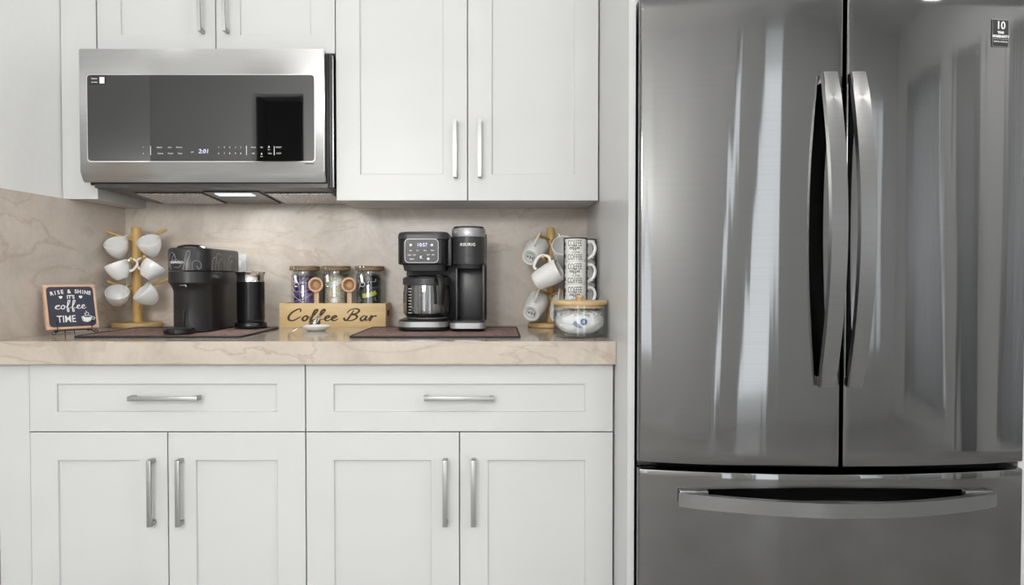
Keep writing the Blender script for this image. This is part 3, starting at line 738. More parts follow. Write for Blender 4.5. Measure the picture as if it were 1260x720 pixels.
# left tree: bowl-shaped cappuccino cups
TY = 2.563; TX = X(168.5, TY)
LP = peg_tree(TX, TY, .352, 'bamboo mug tree by left wall holding six white cups', [
    (.300, (-.85, -.40, .36), .098), (.300, (.93, -.05, .36), .118),
    (.206, (.27, -.93, .32), .105), (.214, (.62, -.74, .32), .105),
    (.128, (-.85, -.40, .34), .098), (.128, (.93, -.05, .34), .118)])
bel = lambda t: .020+.0185*math.sin(PI/2*min(1, t*1.15))**.8+.0005*t
cup_body = mug_mesh(.039, .02, .058, .0028, bel)
hp1 = handle_path(.037, .050, .031, .018, .026)
cup = make_mug('cappuccino_cup', 'x', 'white cups on the left mug tree', cup_body, hp1, .0042, .0028)
HC1 = Vector((.037+.0145, 0, .040))
def hang(root, peg, frac, a, h, HC, label, off=(0, 0, 0), first=False):
    p0, d, L = peg; R = orient(a, h)
    # peg passes through the handle's eye; the cup hangs so the handle's upper inner edge rests on the peg
    p = p0+d*L*frac+Vector(off)
    M = Matrix.Translation(p-(R @ HC)) @ R
    if first: root.matrix_world = M; root['label'] = label; return root
    return dup(root, M=M, label=label)
index_kids()
cup_poses = [
    (0, .31, (.0, -.58, .78), (.27, .42, .8), 'white cup hanging from top left peg of the left mug tree'),
    (1, .38, (.0, -.58, .78), (-.42, .42, .8), 'white cup hanging from top right peg of the left mug tree'),
    (2, .62, (-.36, -.10, .93), (.66, .2, .66), 'white cup at middle left of left mug tree, rim turned away'),
    (3, .54, (.50, .30, .80), (-.62, .25, .66), 'white cup at middle right of left mug tree, rim turned away'),
    (4, .31, (.26, -.58, .74), (.36, .35, .78), 'white cup hanging from lower left peg of the left mug tree'),
    (5, .42, (-.50, -.50, .62), (-.30, .50, .75), 'white cup hanging from lower right peg of the left mug tree')]
for i, (pi, fr_, a, h, lb) in enumerate(cup_poses):
    c = hang(cup, LP[pi], fr_, a, h, HC1, lb, first=(i == -1))
bpy.data.objects.remove(KIDS[cup][0]); bpy.data.objects.remove(KIDS[cup][1]); bpy.data.objects.remove(cup)

# right tree: tall mugs.  Each mug: axis towards the rim, direction of the handle, label
T2Y = 2.56; T2X = X(677.5, T2Y)
mug_poses = [
    ((.35, .75, .45), (.25, -.45, .85), 'white mug on top left peg of right mug tree, stamped base facing out'),
    ((-.1, -.78, .50), (-.25, .45, .85), 'white mug on top right peg of right mug tree, open rim facing out'),
    ((.78, -.25, .42), (.0, -.15, .95), 'large white mug at the middle of right mug tree, lying on its side'),
    ((.30, .80, .45), (.20, -.45, .85), 'white mug on lower left peg of right mug tree, stamped base facing out'),
    ((.2, .8, .45), (-.1, -.4, .9), 'white mug at lower right of right mug tree, mostly hidden by the glass canister')]
# where each handle's eye hangs: height of the peg root, horizontal offset from the post
PEGS2 = [(.306, (-.043, -.070, .317)), (.298, (.020, -.100, .312)), (.196, (-.034, -.150, .238)), (.117, (-.044, -.076, .128)), (.112, (.024, -.108, .124))]
EYES = [Vector((T2X, T2Y, CT))+Vector(e) for _, e in PEGS2]
RP = peg_tree(T2X, T2Y, .350, 'bamboo mug tree holding tall white mugs beside the lettered mug stack',
              [(zr, Vector(e)-Vector((0, 0, zr)), (Vector(e)-Vector((0, 0, zr))).length+.022) for zr, e in PEGS2]+[(.208, (.4, .5, .4), .07)], .014, .080)
bel2 = lambda t: .0305+.009*math.sin(PI/2*min(1, t*1.3))
mug_body = mug_mesh(.0395, .031, .092, .003, bel2)
hp2 = handle_path(.039, .076, .038, .022, .030)
stamp = B(); text(stamp, '+H', .022, Matrix.Translation((0, 0, .0009)) @ Matrix.Rotation(PI/2, 4, 'Z') @ Matrix.Rotation(PI, 4, 'X'), .0003)
lathe(stamp, [(.0168, .0012), (.0168, .0006), (.0176, .0006), (.0176, .0012)], 30)
mug = make_mug('coffee_mug', 'x', 'white mugs on the right mug tree', mug_body, hp2, .005, .0035, stamp)
HC2 = Vector((.039+.018, 0, .062))
index_kids()
for q, (a, h, lb) in enumerate(mug_poses): 
    R_ = orient(a, h); dup(mug, M=Matrix.Translation(EYES[q]-(R_ @ HC2)) @ R_, label=lb)
for k in KIDS[mug]: bpy.data.objects.remove(k)
bpy.data.objects.remove(mug)

# ------------------------------------------------------------------ stacked lettered mugs in wire racks
def wrap_text(bm, s, size, r, z, a0=0, bold=0, script=False, sx=1, spc=1):
    """lettering bent round a cylinder of radius r, facing -Y at a0"""
    b2 = B()
    if script: script_text(b2, s, Matrix.Diagonal((size*.62*sx, size*.45, size*.45, 1)), .13, dep=.0003)
    else: text(b2, s, size, Matrix.Identity(4), .0003, sx, bold, sp=spc)
    for v in b2.verts:
        th = v.co.x/r+a0; rr = r+.0003+v.co.z; v.co = Vector((rr*math.sin(th), -rr*math.cos(th), z+v.co.y))
    me = bpy.data.meshes.new('x'); b2.to_mesh(me); b2.free(); bm.from_mesh(me); bpy.data.meshes.remove(me)
MR, MH = .0335, .0725
sm = thing('lettered_mug', 'x', 'mug', (0, 0, 0), 0, 'lettered mugs in the two wire racks')
body = mug_mesh(MR, MR, MH, .003, lambda t: MR-.0022*(1-min(1, t*9)))
obj('body', body, 'porcelain', sm)
obj('handle', sweep(B(), spline([(MR-.002, 0, .062), (MR+.020, 0, .064), (MR+.030, 0, .048), (MR+.027, 0, .028), (MR+.013, 0, .014), (MR-.002, 0, .012)], 6), .0048, .0032, up=(0, 1, 0), seg=10), 'porcelain', sm)
bm = B()
for a0 in (-.28, PI-.2):
    wrap_text(bm, 'COFFEE', .027, MR, .0575, a0, -.0001, sx=.50); wrap_text(bm, 'coffee', .0135, MR, .040, a0, script=True, sx=.70)
    wrap_text(bm, 'COFFEE', .0095, MR, .0290, a0+.1, 0, sx=.8); wrap_text(bm, 'COFFEE', .0245, MR, .0140, a0, -.0001, sx=.58)
for a0 in (-1.72,):
    wrap_text(bm, 'COFFEE', .018, MR, .055, a0, 0, sx=.5); wrap_text(bm, 'coffee', .011, MR, .038, a0, script=True, sx=.6); wrap_text(bm, 'COFFEE', .018, MR, .018, a0, 0, sx=.5)
obj('lettering', bm, 'black_print', sm, label='black coffee lettering')
index_kids()
place = ['bottom', 'second from bottom', 'third from bottom', 'top']
def rack(x, y, label):
    t = thing('mug_rack', label, 'rack', (x, y, CT)); bm = B(); r = MR+.0028; H = 4*MH+.008
    for a in (-PI/2+1.45, -PI/2-1.45, PI/2-.3, PI/2+.55):
        sweep(bm, [(r*math.cos(a), r*math.sin(a), .002), (r*math.cos(a), r*math.sin(a), H)], .0017, up=(0, 1, 0))
    for z in (.002, H):
        sweep(bm, [(r*math.cos(2*PI*i/32), r*math.sin(2*PI*i/32), z) for i in range(32)], .0017, closed=True)
    sweep(bm, [(-r, 0, .002), (r, 0, .002)], .0017, up=(0, 1, 0)); sweep(bm, [(0, -r, .002), (0, r, .002)], .0017, up=(1, 0, 0))
    obj('wire_frame', bm, 'easel_iron', t)
S1 = (X(708, 2.30), 2.302); S2 = (.2873, 2.380)
rack(*S1, 'black wire rack around the front stack of lettered mugs'); rack(*S2, 'black wire rack around the rear stack of lettered mugs')
for (sx_, sy_), rot, nm in ((S1, .12, 'front'), (S2, 1.5, 'rear')):
    for k in range(4):
        M = Matrix.Translation((sx_, sy_, CT+.0045+k*(MH+.0006))) @ Matrix.Rotation(rot, 4, 'Z')
        dup(sm, M=M, label='white coffee-lettered mug, %s of the %s stack by the refrigerator panel' % (place[k], nm))
for k in KIDS[sm]: bpy.data.objects.remove(k)
bpy.data.objects.remove(sm)

# ------------------------------------------------------------------ glass sugar canister
cx, cy, CR = .2432, 2.145, .0775
t = thing('glass_canister', 'clear glass canister with bamboo lid at right end of the counter', 'canister', (cx, cy, CT))
CH = .094
obj('jar', lathe(B(), [(0, 0), (CR-.006, 0), (CR, .006), (CR, CH), (CR-.001, CH+.001), (CR-.003, CH), (CR-.003, .008), (CR-.008, .005), (0, .005)], 64), 'clear_glass', t)
ld_ = obj('lid', lathe(B(), [(0, CH-.008), (CR-.006, CH-.008), (CR-.006, CH+.0015), (CR+.002, CH+.0015), (CR+.003, CH+.004), (CR+.003, CH+.011), (CR+.001, CH+.013), (0, CH+.013)], 64), 'jar_lid_wood', t)
obj('knob', lathe(B(), [(0, CH+.012), (.009, CH+.012), (.008, CH+.017), (.0115, CH+.021), (.0115, CH+.026), (.008, CH+.029), (0, CH+.030)], 24), 'jar_lid_wood', ld_)
bm = B(); bmesh.ops.create_icosphere(bm, subdivisions=5, radius=1)
from mathutils import noise
for v in bm.verts:
    d = v.co.copy(); nz = noise.noise(d*2.2)*.06+noise.noise(d*7+Vector((3, 1, 2)))*.05
    z = d.z; h_ = math.hypot(d.x, d.y) or 1
    rr = .0715*(1-abs(z)**3.2)**.42*(1-.16*max(0, -z)**.7)
    top = .010*noise.noise(Vector((d.x*5, d.y*5, 1)))+.006*noise.noise(Vector((d.x*14, d.y*14, 4))) if z > .3 else 0
    v.co = Vector((d.x/h_*min(.0720, rr*(1+nz)), d.y/h_*min(.0720, rr*(1+nz)), min(.0820, .0415+z*.035+top)))
t = thing('sugar_bag', 'clear bag of white sugar packed inside the glass canister', 'bag', (cx, cy, CT+.001))
sg = obj('filling', bm, 'sugar', t, smooth=60)
bm = B()
RL = Matrix.Translation((.004, -.0722, .047)) @ Matrix.Rotation(-.12, 4, 'X') @ FRONT
prism(bm, [(.0095*math.cos(2*PI*i/28), .0095*math.sin(2*PI*i/28)) for i in range(28)], 0, .0008, mi=0, M=RL)
for zz_, L in ((.003, .006), (0, .011), (-.003, .007)): prism(bm, rrect(-L/2, L/2, zz_-.0007, zz_+.0007, .0005, 2), .0008, .0012, mi=1, M=RL)
for k in range(5):
    box(bm, -.034+k*.0032-.0005+0, -.034+k*.0032+.0005, 0, .0008, -.004-.001*k, .0, M=Matrix.Identity(4)) if False else None
for k in range(6):
    L = .03-.002*k
    prism(bm, rrect(-L/2, L/2, -.0005, .0005, .0004, 2), 0, .0006, mi=0, M=RL @ Matrix.Translation((-.017-.0022*k*.9+.002, -.008-.0022*k*.3, .001)) @ Matrix.Rotation(-.75, 4, 'Z'))
obj('printed_label', bm, ['blue_print', 'white_print'], sg, smooth=0, label='blue round printed mark with lines')
bm = B(); N = 120; rg = []
for q in range(6):
    rg.append([bm.verts.new(((.067-.009*q)*(1+.05*math.sin(a_*7+q))*math.cos(a_), (.067-.009*q)*(1+.05*math.sin(a_*7+q))*math.sin(a_), min(.083, .068+.0028*q+.0035*math.sin(a_*17+q*1.3)+.002*math.sin(a_*29)))) for a_ in [2*PI*k/N for k in range(N)]])
for a, b_ in zip(rg, rg[1:]):
    for k in range(N): bm.faces.new((a[k], a[(k+1) % N], b_[(k+1) % N], b_[k]))
ft_ = obj('folded_top', bm, 'plastic_bag', t, smooth=60); ft_.modifiers.new('s', 'SOLIDIFY').thickness = .0006

# ------------------------------------------------------------------ small round coffee machine
rz = 0.0
# local frame: -y is the front, length along y
nm = thing('capsule_coffee_machine', 'matte black single-serve capsule coffee machine with line-drawn lid pattern', 'coffee machine', (-.958, 2.352, MTOP), rz)
def nose(w, yf, yb, n=22):
    """plan outline: round nose at the front, squared rear"""
    r = w; out = []
    for i in range(n+1):
        a = PI+PI*i/n; out.append((r*math.cos(a), yf+r+r*math.sin(a)))
    out += [(w, yb-.012), (w-.012, yb), (-w+.012, yb), (-w, yb-.012)]
    return out
def loft(bm, rings, mi=0):
    R = [[bm.verts.new((x, y, z)) for (x, y) in pl] for z, pl in rings]; n = len(R[0])
    for a, b_ in zip(R, R[1:]):
        for j in range(n): bm.faces.new((a[j], a[(j+1) % n], b_[(j+1) % n], b_[j])).material_index = mi
    bm.faces.new(R[0][::-1]).material_index = mi; bm.faces.new(R[-1]).material_index = mi
    return bm
W0 = .064
obj('column', loft(B(), [(0, nose(W0-.006, -.118, .155)), (.002, nose(W0-.004, -.120, .157)), (.125, nose(W0-.004, -.120, .157)), (.140, nose(W0-.002, -.130, .158)), (.150, nose(W0, -.142, .158))]), 'grey_black_plastic', nm)
obj('brew_head', loft(B(), [(.149, nose(W0+.001, -.143, .158)), (.152, nose(W0+.003, -.146, .160)), (.186, nose(W0+.003, -.146, .160)), (.187, nose(W0+.001, -.144, .158))]), 'grey_black_plastic', nm)
lid = obj('lid', loft(B(), [(.1885, nose(W0+.001, -.144, .158)), (.190, nose(W0+.003, -.146, .160)), (.252, nose(W0+.003, -.146, .160)), (.258, nose(W0, -.142, .157)), (.260, nose(W0-.006, -.136, .150))]), 'grey_black_plastic', nm)
obj('lid_dome', lathe(B(), [(0, .271), (.022, .271), (.030, .270), (.044, .264), (.048, .259)][::-1], 40, (0, -.075, 0)), 'dark_chrome', lid, label='dark chrome dome')
obj('spout', lathe(B(), [(0, .136), (.014, .136), (.016, .150), (0, .150)], 20, (0, -.116, 0)), 'deep_black', nm)
obj('steam_tip', sweep(B(), [(-.012, -.134, .145), (.006, -.136, .145), (.008, -.136, .140)], .0024), 'silver_plastic', nm)
bm = lathe(B(), [(0, .0), (.042, .0), (.044, .002), (.044, .013), (.041, .016), (0, .016)], 40, (0, -.170, 0)); box(bm, -.02, .02, -.14, -.11, 0, .012)
ft = obj('drip_tray', bm, 'black_plastic', nm)
obj('tray_grid', lathe(B(), [(0, .0165), (.036, .0165), (.036, .0155)], 32, (0, -.170, 0)), 'charcoal_plastic', ft)
obj('tray_slot', bx(-.008, -.003, -.1245, -.1185, .045, .066), 'deep_black', nm)
obj('tray_slot', bx(-.0062, -.0048, -.1242, -.1185, .014, .045), 'deep_black', nm)
obj('water_tank', loft(B(), [(.004, rrect(-.05, .05, .158, .185, .012)), (.24, rrect(-.05, .05, .158, .185, .012))]), 'deep_black', nm)
# line pattern wrapped on the lid
per = nose(W0+.0033, -.1463, .1603)
pl = [Vector((x, y, 0)) for x, y in per[:24]]
cum = [0]
for a, b_ in zip(pl, pl[1:]): cum.append(cum[-1]+(b_-a).length)
mid = cum[11]
def wrap(s, z):
    s = s+mid
    if s >= cum[23]:
        return Vector((per[23][0], per[23][1]+0*(s), z))
    if s < 0: s = 0
    for i in range(23):
        if s <= cum[i+1]:
            u = (s-cum[i])/(cum[i+1]-cum[i]); p = pl[i].lerp(pl[i+1], u); return Vector((p.x, p.y, z))
bm = B()
pat = [[(-.075, .200), (-.078, .225), (-.066, .240), (-.052, .236), (-.045, .222), (-.052, .210), (-.060, .222), (-.050, .236)],
       [(-.066, .192), (-.066, .215), (-.040, .220), (-.028, .210), (-.034, .200), (-.05, .200)],
       [(-.022, .192), (-.010, .240), (.000, .240), (-.008, .215), (-.012, .192)],
       [(.006, .192), (.006, .212), (.016, .218), (.028, .214), (.032, .202), (.024, .196), (.018, .204), (.026, .192)],
       [(.055, .192), (.058, .222), (.07, .228), (.074, .21)],
       [(.066, .192), (.072, .235), (.085, .238), (.098, .228), (.104, .205), (.106, .192)],
       [(.078, .192), (.080, .215), (.090, .226), (.098, .212), (.100, .192)],
       [(.112, .192), (.114, .222), (.126, .236), (.140, .228), (.146, .205), (.147, .192)],
       [(.120, .192), (.122, .212), (.131, .222), (.138, .208), (.140, .192)]]
for s in pat:
    a_0 = s[0][0] < .05
    ds = .024 if s[0][0] < .05 else .044
    s = [((a+ds) if a_0 else .099+(a-.055)*2.3, .1885+(b_-.192)*1.12+.002) for a, b_ in s]
    P = [wrap2 for wrap2 in [(p.x, p.y) for p in spline([(a, b_, 0) for a, b_ in s], 6)]]
    def w3(s_, z):
        side = cum[22]-mid   # end of the arc
        if s_ > side: return Vector((per[22][0], per[22][1]+(s_-side), z))
        return wrap(s_, z)
    sweep(bm, [w3(a, b_) for a, b_ in P], .0007, .0007, seg=5)
obj('line_pattern', bm, 'grey_print', lid, label='pale grey looping line pattern')
b2 = B(); text(b2, 'NESPRESSO', .0095, Matrix.Identity(4), .0002, 1.0, .0001)
for v in b2.verts:
    p = wrap(v.co.x-.020, 0); v.co = Vector((p.x, p.y, .214+v.co.y))+Vector((p.x, p.y+.079, 0)).normalized()*(.0006+v.co.z)
obj('lettering', b2, 'white_print', lid, smooth=0)

# ------------------------------------------------------------------ milk frother
fy = 2.435; fx = -.8275
t = thing('milk_frother', 'black and chrome milk frother jug between capsule machine and crate', 'milk frother', (fx, fy, MTOP))
obj('base', lathe(B(), [(0, 0), (.051, 0), (.052, .002), (.052, .012), (.049, .018), (0, .018)], 48), 'black_plastic', t)
pr = [(0, .018), (.043, .018), (.0445, .022)]
for i in range(24):
    z = .028+i*.0052; pr += [(.0445, z), (.0458, z+.0012), (.0458, z+.0032), (.0445, z+.0042)]
pr += [(.0445, .155), (0, .155)]
obj('jug', lathe(B(), pr, 48), 'dark_chrome' if False else 'black_plastic', t)
obj('collar', lathe(B(), [(.040, .154), (.0455, .154), (.044, .160), (.0435, .172), (.0495, .186), (.0485, .187), (.040, .172)], 48), 'chrome', t, label='chrome collar')
obj('lid', lathe(B(), [(0, .168), (.042, .168), (.044, .182), (.040, .185), (0, .186)], 40), 'black_plastic', t)

# ------------------------------------------------------------------ Coffee Bar crate, jars, scoops
KY = 2.528; KX0, KX1 = X(343.5, KY), X(474.5, KY); KD = .118; KH = .0845
kc = thing('wooden_crate', 'pale wooden crate lettered Coffee Bar holding three jars', 'crate', ((KX0+KX1)/2, KY+KD/2, CT))
kw = (KX1-KX0)/2; th = .009
fb = obj('front_board', bx(-kw, kw, -KD/2, -KD/2+th, 0, KH, .001), 'pine', kc)
obj('back_board', bx(-kw, kw, KD/2-th, KD/2, 0, KH, .001), 'pine', kc)
for s in (-1, 1):
    e_ = obj('end_board', bx(min(s*kw, s*(kw-th)), max(s*kw, s*(kw-th)), -KD/2+th, KD/2-th, 0, KH, .0008), 'pine', kc)
    obj('hand_hole', box(B(), s*kw-.0006, s*kw+.0006, -.022, .022, .038, .058, .0005), 'dark_pocket', e_, label='dark hand hole')
obj('bottom_board', bx(-kw+th, kw-th, -KD/2+th, KD/2-th, 0, .006), 'pine', kc)
bm = B(); CM = Matrix.Translation((-.005, -KD/2-.0002, .026)) @ FRONT @ Matrix.Shear('XY', 4, (.28, 0)) if False else Matrix.Translation((-.006, -KD/2-.0002, .024)) @ FRONT
SHR = Matrix(((1, .22, 0, 0), (0, 1, 0, 0), (0, 0, 1, 0), (0, 0, 0, 1)))
script_text(bm, 'Coffee Bar', CM @ SHR @ Matrix.Diagonal((.0268, .0170, .017, 1)), .14, dep=.0005)
obj('lettering', bm, 'brown_print', fb, label='dark brown brushed script lettering')

def jar(px, kind, label):
    jy = KY+KD/2; t = thing('storage_jar', label, 'jar', (X(px, jy), jy, CT+.0062), 0, 'clip-top jars in the crate')
    R = .0475; H = .206
    g = obj('glass', lathe(B(), [(0, 0), (R-.005, 0), (R, .005), (R, H-.035), (R-.003, H-.026), (R-.003, H-.015), (R-.0055, H-.015), (R-.0055, H-.026), (R-.0025, H-.035), (R-.0025, .006), (R-.006, .004), (0, .004)], 44), 'clear_glass', t)
    l_ = obj('lid', lathe(B(), [(0, H-.016), (R-.006, H-.016), (R-.006, H-.013), (R+.004, H-.013), (R+.0055, H-.011), (R+.0055, H-.0065), (R+.0035, H-.005), (R+.0055, H-.0035), (R+.0055, H+.001), (R+.003, H+.003), (0, H+.003)], 44), 'lid_wood', t)
    # wire bail and clasp
    bm = B(); zr = H-.028
    sweep(bm, [((R+.0005)*math.cos(2*PI*i/36), (R+.0005)*math.sin(2*PI*i/36), zr) for i in range(36)], .0013, closed=True)
    for s in (-1, 1):
        x = -.018+s*.007
        y = -math.sqrt(R*R-x*x)-.002
        sweep(bm, spline([(x, y, zr), (x, y-.004, H-.012), (x, y-.003, H+.001), (x*.8, y+.012, H+.005)], 5), .0011)
    sweep(bm, [(-.022, -.040, zr-.002), (-.020, -.044, zr-.018), (-.017, -.046, zr-.030)], .0045, .0012, up=(0, 1, 0), square=True)
    sweep(bm, [(-.017+.008*math.cos(a), -.047, zr-.034+.008*math.sin(a)) for a in [2*PI*i/16 for i in range(16)]], .0018, closed=True, up=(0, 1, 0))
    obj('clasp', bm, 'chrome', t, label='shiny wire clasp')
    # contents: packets / capsules as individual shapes in one uncountable fill
    bm = B(); rnd = random.Random(hash(kind) % 1000 if False else {'p': 3, 'c': 5, 'k': 8}[kind])
    r2 = R-.006
    for k in range(34):
        a = rnd.uniform(0, 2*PI); rr = r2*rnd.uniform(.3, .62); z = .022+(H-.072)*(k/33)
        M = Matrix.Translation((rr*math.cos(a), rr*math.sin(a), z)) @ Matrix.Rotation(rnd.uniform(0, 6), 4, 'Z') @ Matrix.Rotation(rnd.uniform(-1.2, 1.2), 4, 'X')
        if kind == 'p': lathe(bm, [(0, -.009), (.006, -.008), (.0105, .003), (.012, .004), (.012, .005), (0, .0052)], 12, M=M)
        else: box(bm, -.012, .012, -.008, .008, -.0025, .0025, .001, 1, M=M)
    lathe(bm, [(0, .006), (r2-.008, .006), (r2-.004, .012), (r2-.002, H-.040), (r2-.010, H-.032), (0, H-.030)], 24)
    fl = obj('contents', bm, {'p': 'pod_purple', 'c': 'pod_cream', 'k': 'pod_black'}[kind], t, smooth=30); fl['kind'] = 'stuff'
    bm = B(); rf = R-.0028
    def cw(a, z): return (rf*math.sin(a)*.985, -rf*math.cos(a)*.985, z)
    if kind == 'p':
        for L in ([(-1.2, .166), (-.6, .148), (0, .150), (.5, .150), (1.1, .168)], [(-1.2, .136), (-.5, .118), (.3, .120), (1.1, .130)], [(-1.2, .118), (-.5, .098), (.05, .083)], [(-.7, .084), (.1, .092), (.9, .112)]):
            for a, b_ in zip(L, L[1:]):
                sweep(bm, [cw(a[0]+(b_[0]-a[0])*q/5, a[1]+(b_[1]-a[1])*q/5) for q in range(6)], .0011, .0006)
        obj('packet_edges', bm, 'foil_white', t, label='thin white lines on the dark packets')
    elif kind == 'k':
        pts = [cw(-.45+1.15*q/10, .104+.012*(q/10)**2) for q in range(11)]
        sweep(bm, pts, .0008, .0075, up=(0, 0, 1), square=True)
        obj('yellow_band', bm, 'foil_yellow', t, label='yellow packet band')
        bm = B()
        for L in ([(-.1, .152), (.65, .154), (.66, .164)], [(-.1, .164), (-.1, .152)], [(-.9, .16), (-.7, .14), (-.95, .12)], [(.55, .100), (.7, .085)], [(-.8, .10), (-.6, .085)]):
            for a, b_ in zip(L, L[1:]): sweep(bm, [cw(a[0]+(b_[0]-a[0])*q/4, a[1]+(b_[1]-a[1])*q/4) for q in range(5)], .0011, .0006)
        obj('packet_edges', bm, 'foil_white', t)
    else:
        b2 = B(); sweep(b2, [cw(-.75+.6*q/6, .150-.012*(q/6)) for q in range(7)], .0008, .010, up=(0, 0, 1), square=True)
        obj('green_packet', b2, 'foil_green', t, label='pale green packet')
        sweep(bm, [cw(-.3+1.0*q/8, .138+.020*(q/8)) for q in range(9)], .0008, .009, up=(0, 0, 1), square=True)
        sweep(bm, [cw(-.15+.45*q/6, .088) for q in range(7)], .0008, .008, up=(0, 0, 1), square=True)
        obj('cream_packet', bm, 'foil_white', t, label='white paper packets')
    return t
jar(375, 'p', 'left jar in the crate, filled with dark purple capsules')
jar(413.5, 'c', 'middle jar in the crate, filled with cream and green packets')
jar(455, 'k', 'right jar in the crate, dark packets with a yellow band')
def scoop(px, label):
    sy = KY+th+.0068; t = thing('wooden_scoop', label, 'scoop', (X(px, sy-.004), sy, CT+.008), 0, 'wooden scoops in the crate')
    zc_ = Z(350.5, sy)-CT-.008
    ro = .0262
    A = Matrix.Translation((0, -.0095, zc_)) @ Matrix.Rotation(PI/2, 4, 'X')   # opening faces the camera
    b_ = obj('bowl', lathe(B(), [(0, -.013), (.015, -.012), (.023, -.005), (ro, .004), (ro, .007), (ro-.001, .008), (ro-.0062, .008), (ro-.007, .007), (ro-.008, .001), (.012, -.006), (0, -.007)], 40, M=A), 'scoop_wood', t)
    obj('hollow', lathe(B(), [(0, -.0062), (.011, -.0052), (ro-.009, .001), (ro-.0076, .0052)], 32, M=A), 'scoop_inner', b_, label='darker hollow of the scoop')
    obj('stem', bx(-.0085, .0085, -.0062, .0012, 0, zc_-ro+.005, .002), 'scoop_wood', t)
scoop(389.5, 'wooden coffee scoop in the crate between left and middle jars')
scoop(430, 'wooden coffee scoop in the crate between middle and right jars')

# ------------------------------------------------------------------ dish and spoon
dy = 2.375; dx = X(388.5, dy)
t = thing('spoon_rest', 'small white porcelain dish in front of the crate', 'dish', (dx, dy, CT))
obj('dish', lathe(B(), [(0, 0), (.024, 0), (.030, .002), (.043, .010), (.047, .016), (.046, .0175), (.041, .013), (.028, .0065), (0, .005)], 48), 'porcelain', t)
t = thing('teaspoon', 'small silver spoon leaning across the white dish', 'spoon', (dx-.005, dy-.02, CT+.012))
P0 = Vector((-.052, -.052, -.0095)); P1 = Vector((.004, -.006, .018)); P2 = Vector((.014, .006, .034))
obj('stem', sweep(B(), spline([P0, P0.lerp(P1, .35)+Vector((0, 0, .003)), P0.lerp(P1, .8)+Vector((0, 0, .003)), P1], 8), .0034, .0012, up=(-.6, -.4, .7), taper=lambda u: 1.1-.55*math.sin(PI*min(1, u*.9))), 'chrome', t)
bm = B(); bmesh.ops.create_uvsphere(bm, u_segments=24, v_segments=14, radius=1)
bmesh.ops.delete(bm, geom=[v for v in bm.verts if v.co.z > .12], context='VERTS')
for v in bm.verts: v.co = Vector((v.co.x*.0195*(1-.12*v.co.x), v.co.y*.013, v.co.z*.008))
bm.transform(Matrix.Translation((.013, .0, .028)) @ Matrix.Rotation(-.55, 4, 'Z') @ Matrix.Rotation(-.75, 4, 'Y') @ Matrix.Rotation(.9, 4, 'X'))
sb = obj('bowl', bm, 'chrome', t); md = sb.modifiers.new('s', 'SOLIDIFY'); md.thickness = .0008

# ------------------------------------------------------------------ double coffee maker
QY = 2.34
kx = lambda px: X(px, QY); kz = lambda py: Z(py, QY)
kb = MTOP
km = thing('double_coffee_maker', 'black carafe and single-serve coffee maker on the right brown mat', 'coffee maker', (kx(545), QY+.02, kb))
def W2(bm): bm.transform(Matrix.Translation((-kx(545), -QY-.02, -kb))); return bm
x0, x1, x2, x3 = kx(490.5), kx(552.5), kx(555), kx(597)
# bases
obj('carafe_base', loft(B(), [(0, rrect(x0+.004, x1, QY-.055, QY+.16, .045)), (.004, rrect(x0, x1+.003, QY-.06, QY+.16, .05)), (.03, rrect(x0, x1+.003, QY-.06, QY+.16, .05))]).__class__ and W2(loft(B(), [(kb, rrect(x0+.003, x1-.001, QY-.055, QY+.16, .045)), (kb+.004, rrect(x0, x1, QY-.06, QY+.16, .05)), (kb+.012, rrect(x0, x1, QY-.06, QY+.16, .05))])), 'black_plastic', km)
obj('carafe_base_band', W2(loft(B(), [(kb+.0115, rrect(x0-.001, x1+.001, QY-.062, QY+.15, .05)), (kb+.028, rrect(x0-.001, x1+.001, QY-.062, QY+.15, .05))])), 'silver_plastic', km, label='silver band around the carafe base')
obj('warming_plate', W2(loft(B(), [(kb+.0275, rrect(x0+.001, x1-.001, QY-.06, QY+.15, .05)), (kb+.033, rrect(x0+.004, x1-.004, QY-.056, QY+.15, .048)), (kb+.034, rrect(x0+.012, x1-.012, QY-.048, QY+.14, .042))])), 'deep_black', km)
obj('cup_base', W2(loft(B(), [(kb, rrect(x2+.002, x3-.001, QY-.060, QY+.16, .02)), (kb+.008, rrect(x2, x3+.001, QY-.064, QY+.16, .022))])), 'black_plastic', km)
obj('cup_base_band', W2(loft(B(), [(kb+.0075, rrect(x2-.001, x3+.002, QY-.066, QY+.15, .022)), (kb+.025, rrect(x2-.001, x3+.002, QY-.066, QY+.15, .022))])), 'silver_plastic', km, label='silver band around the cup stand')
obj('cup_tray', W2(loft(B(), [(kb+.0245, rrect(x2+.002, x3-.001, QY-.062, QY+.15, .02)), (kb+.031, rrect(x2+.005, x3-.004, QY-.058, QY+.14, .018))])), 'charcoal_plastic', km)
# rear tower
zt1 = kz(288); zh = kz(326)
obj('rear_tower', W2(bx(x0+.013, x3-.004, QY+.095, QY+.17, kb+.02, zt1-.004, .006)), 'deep_black', km)
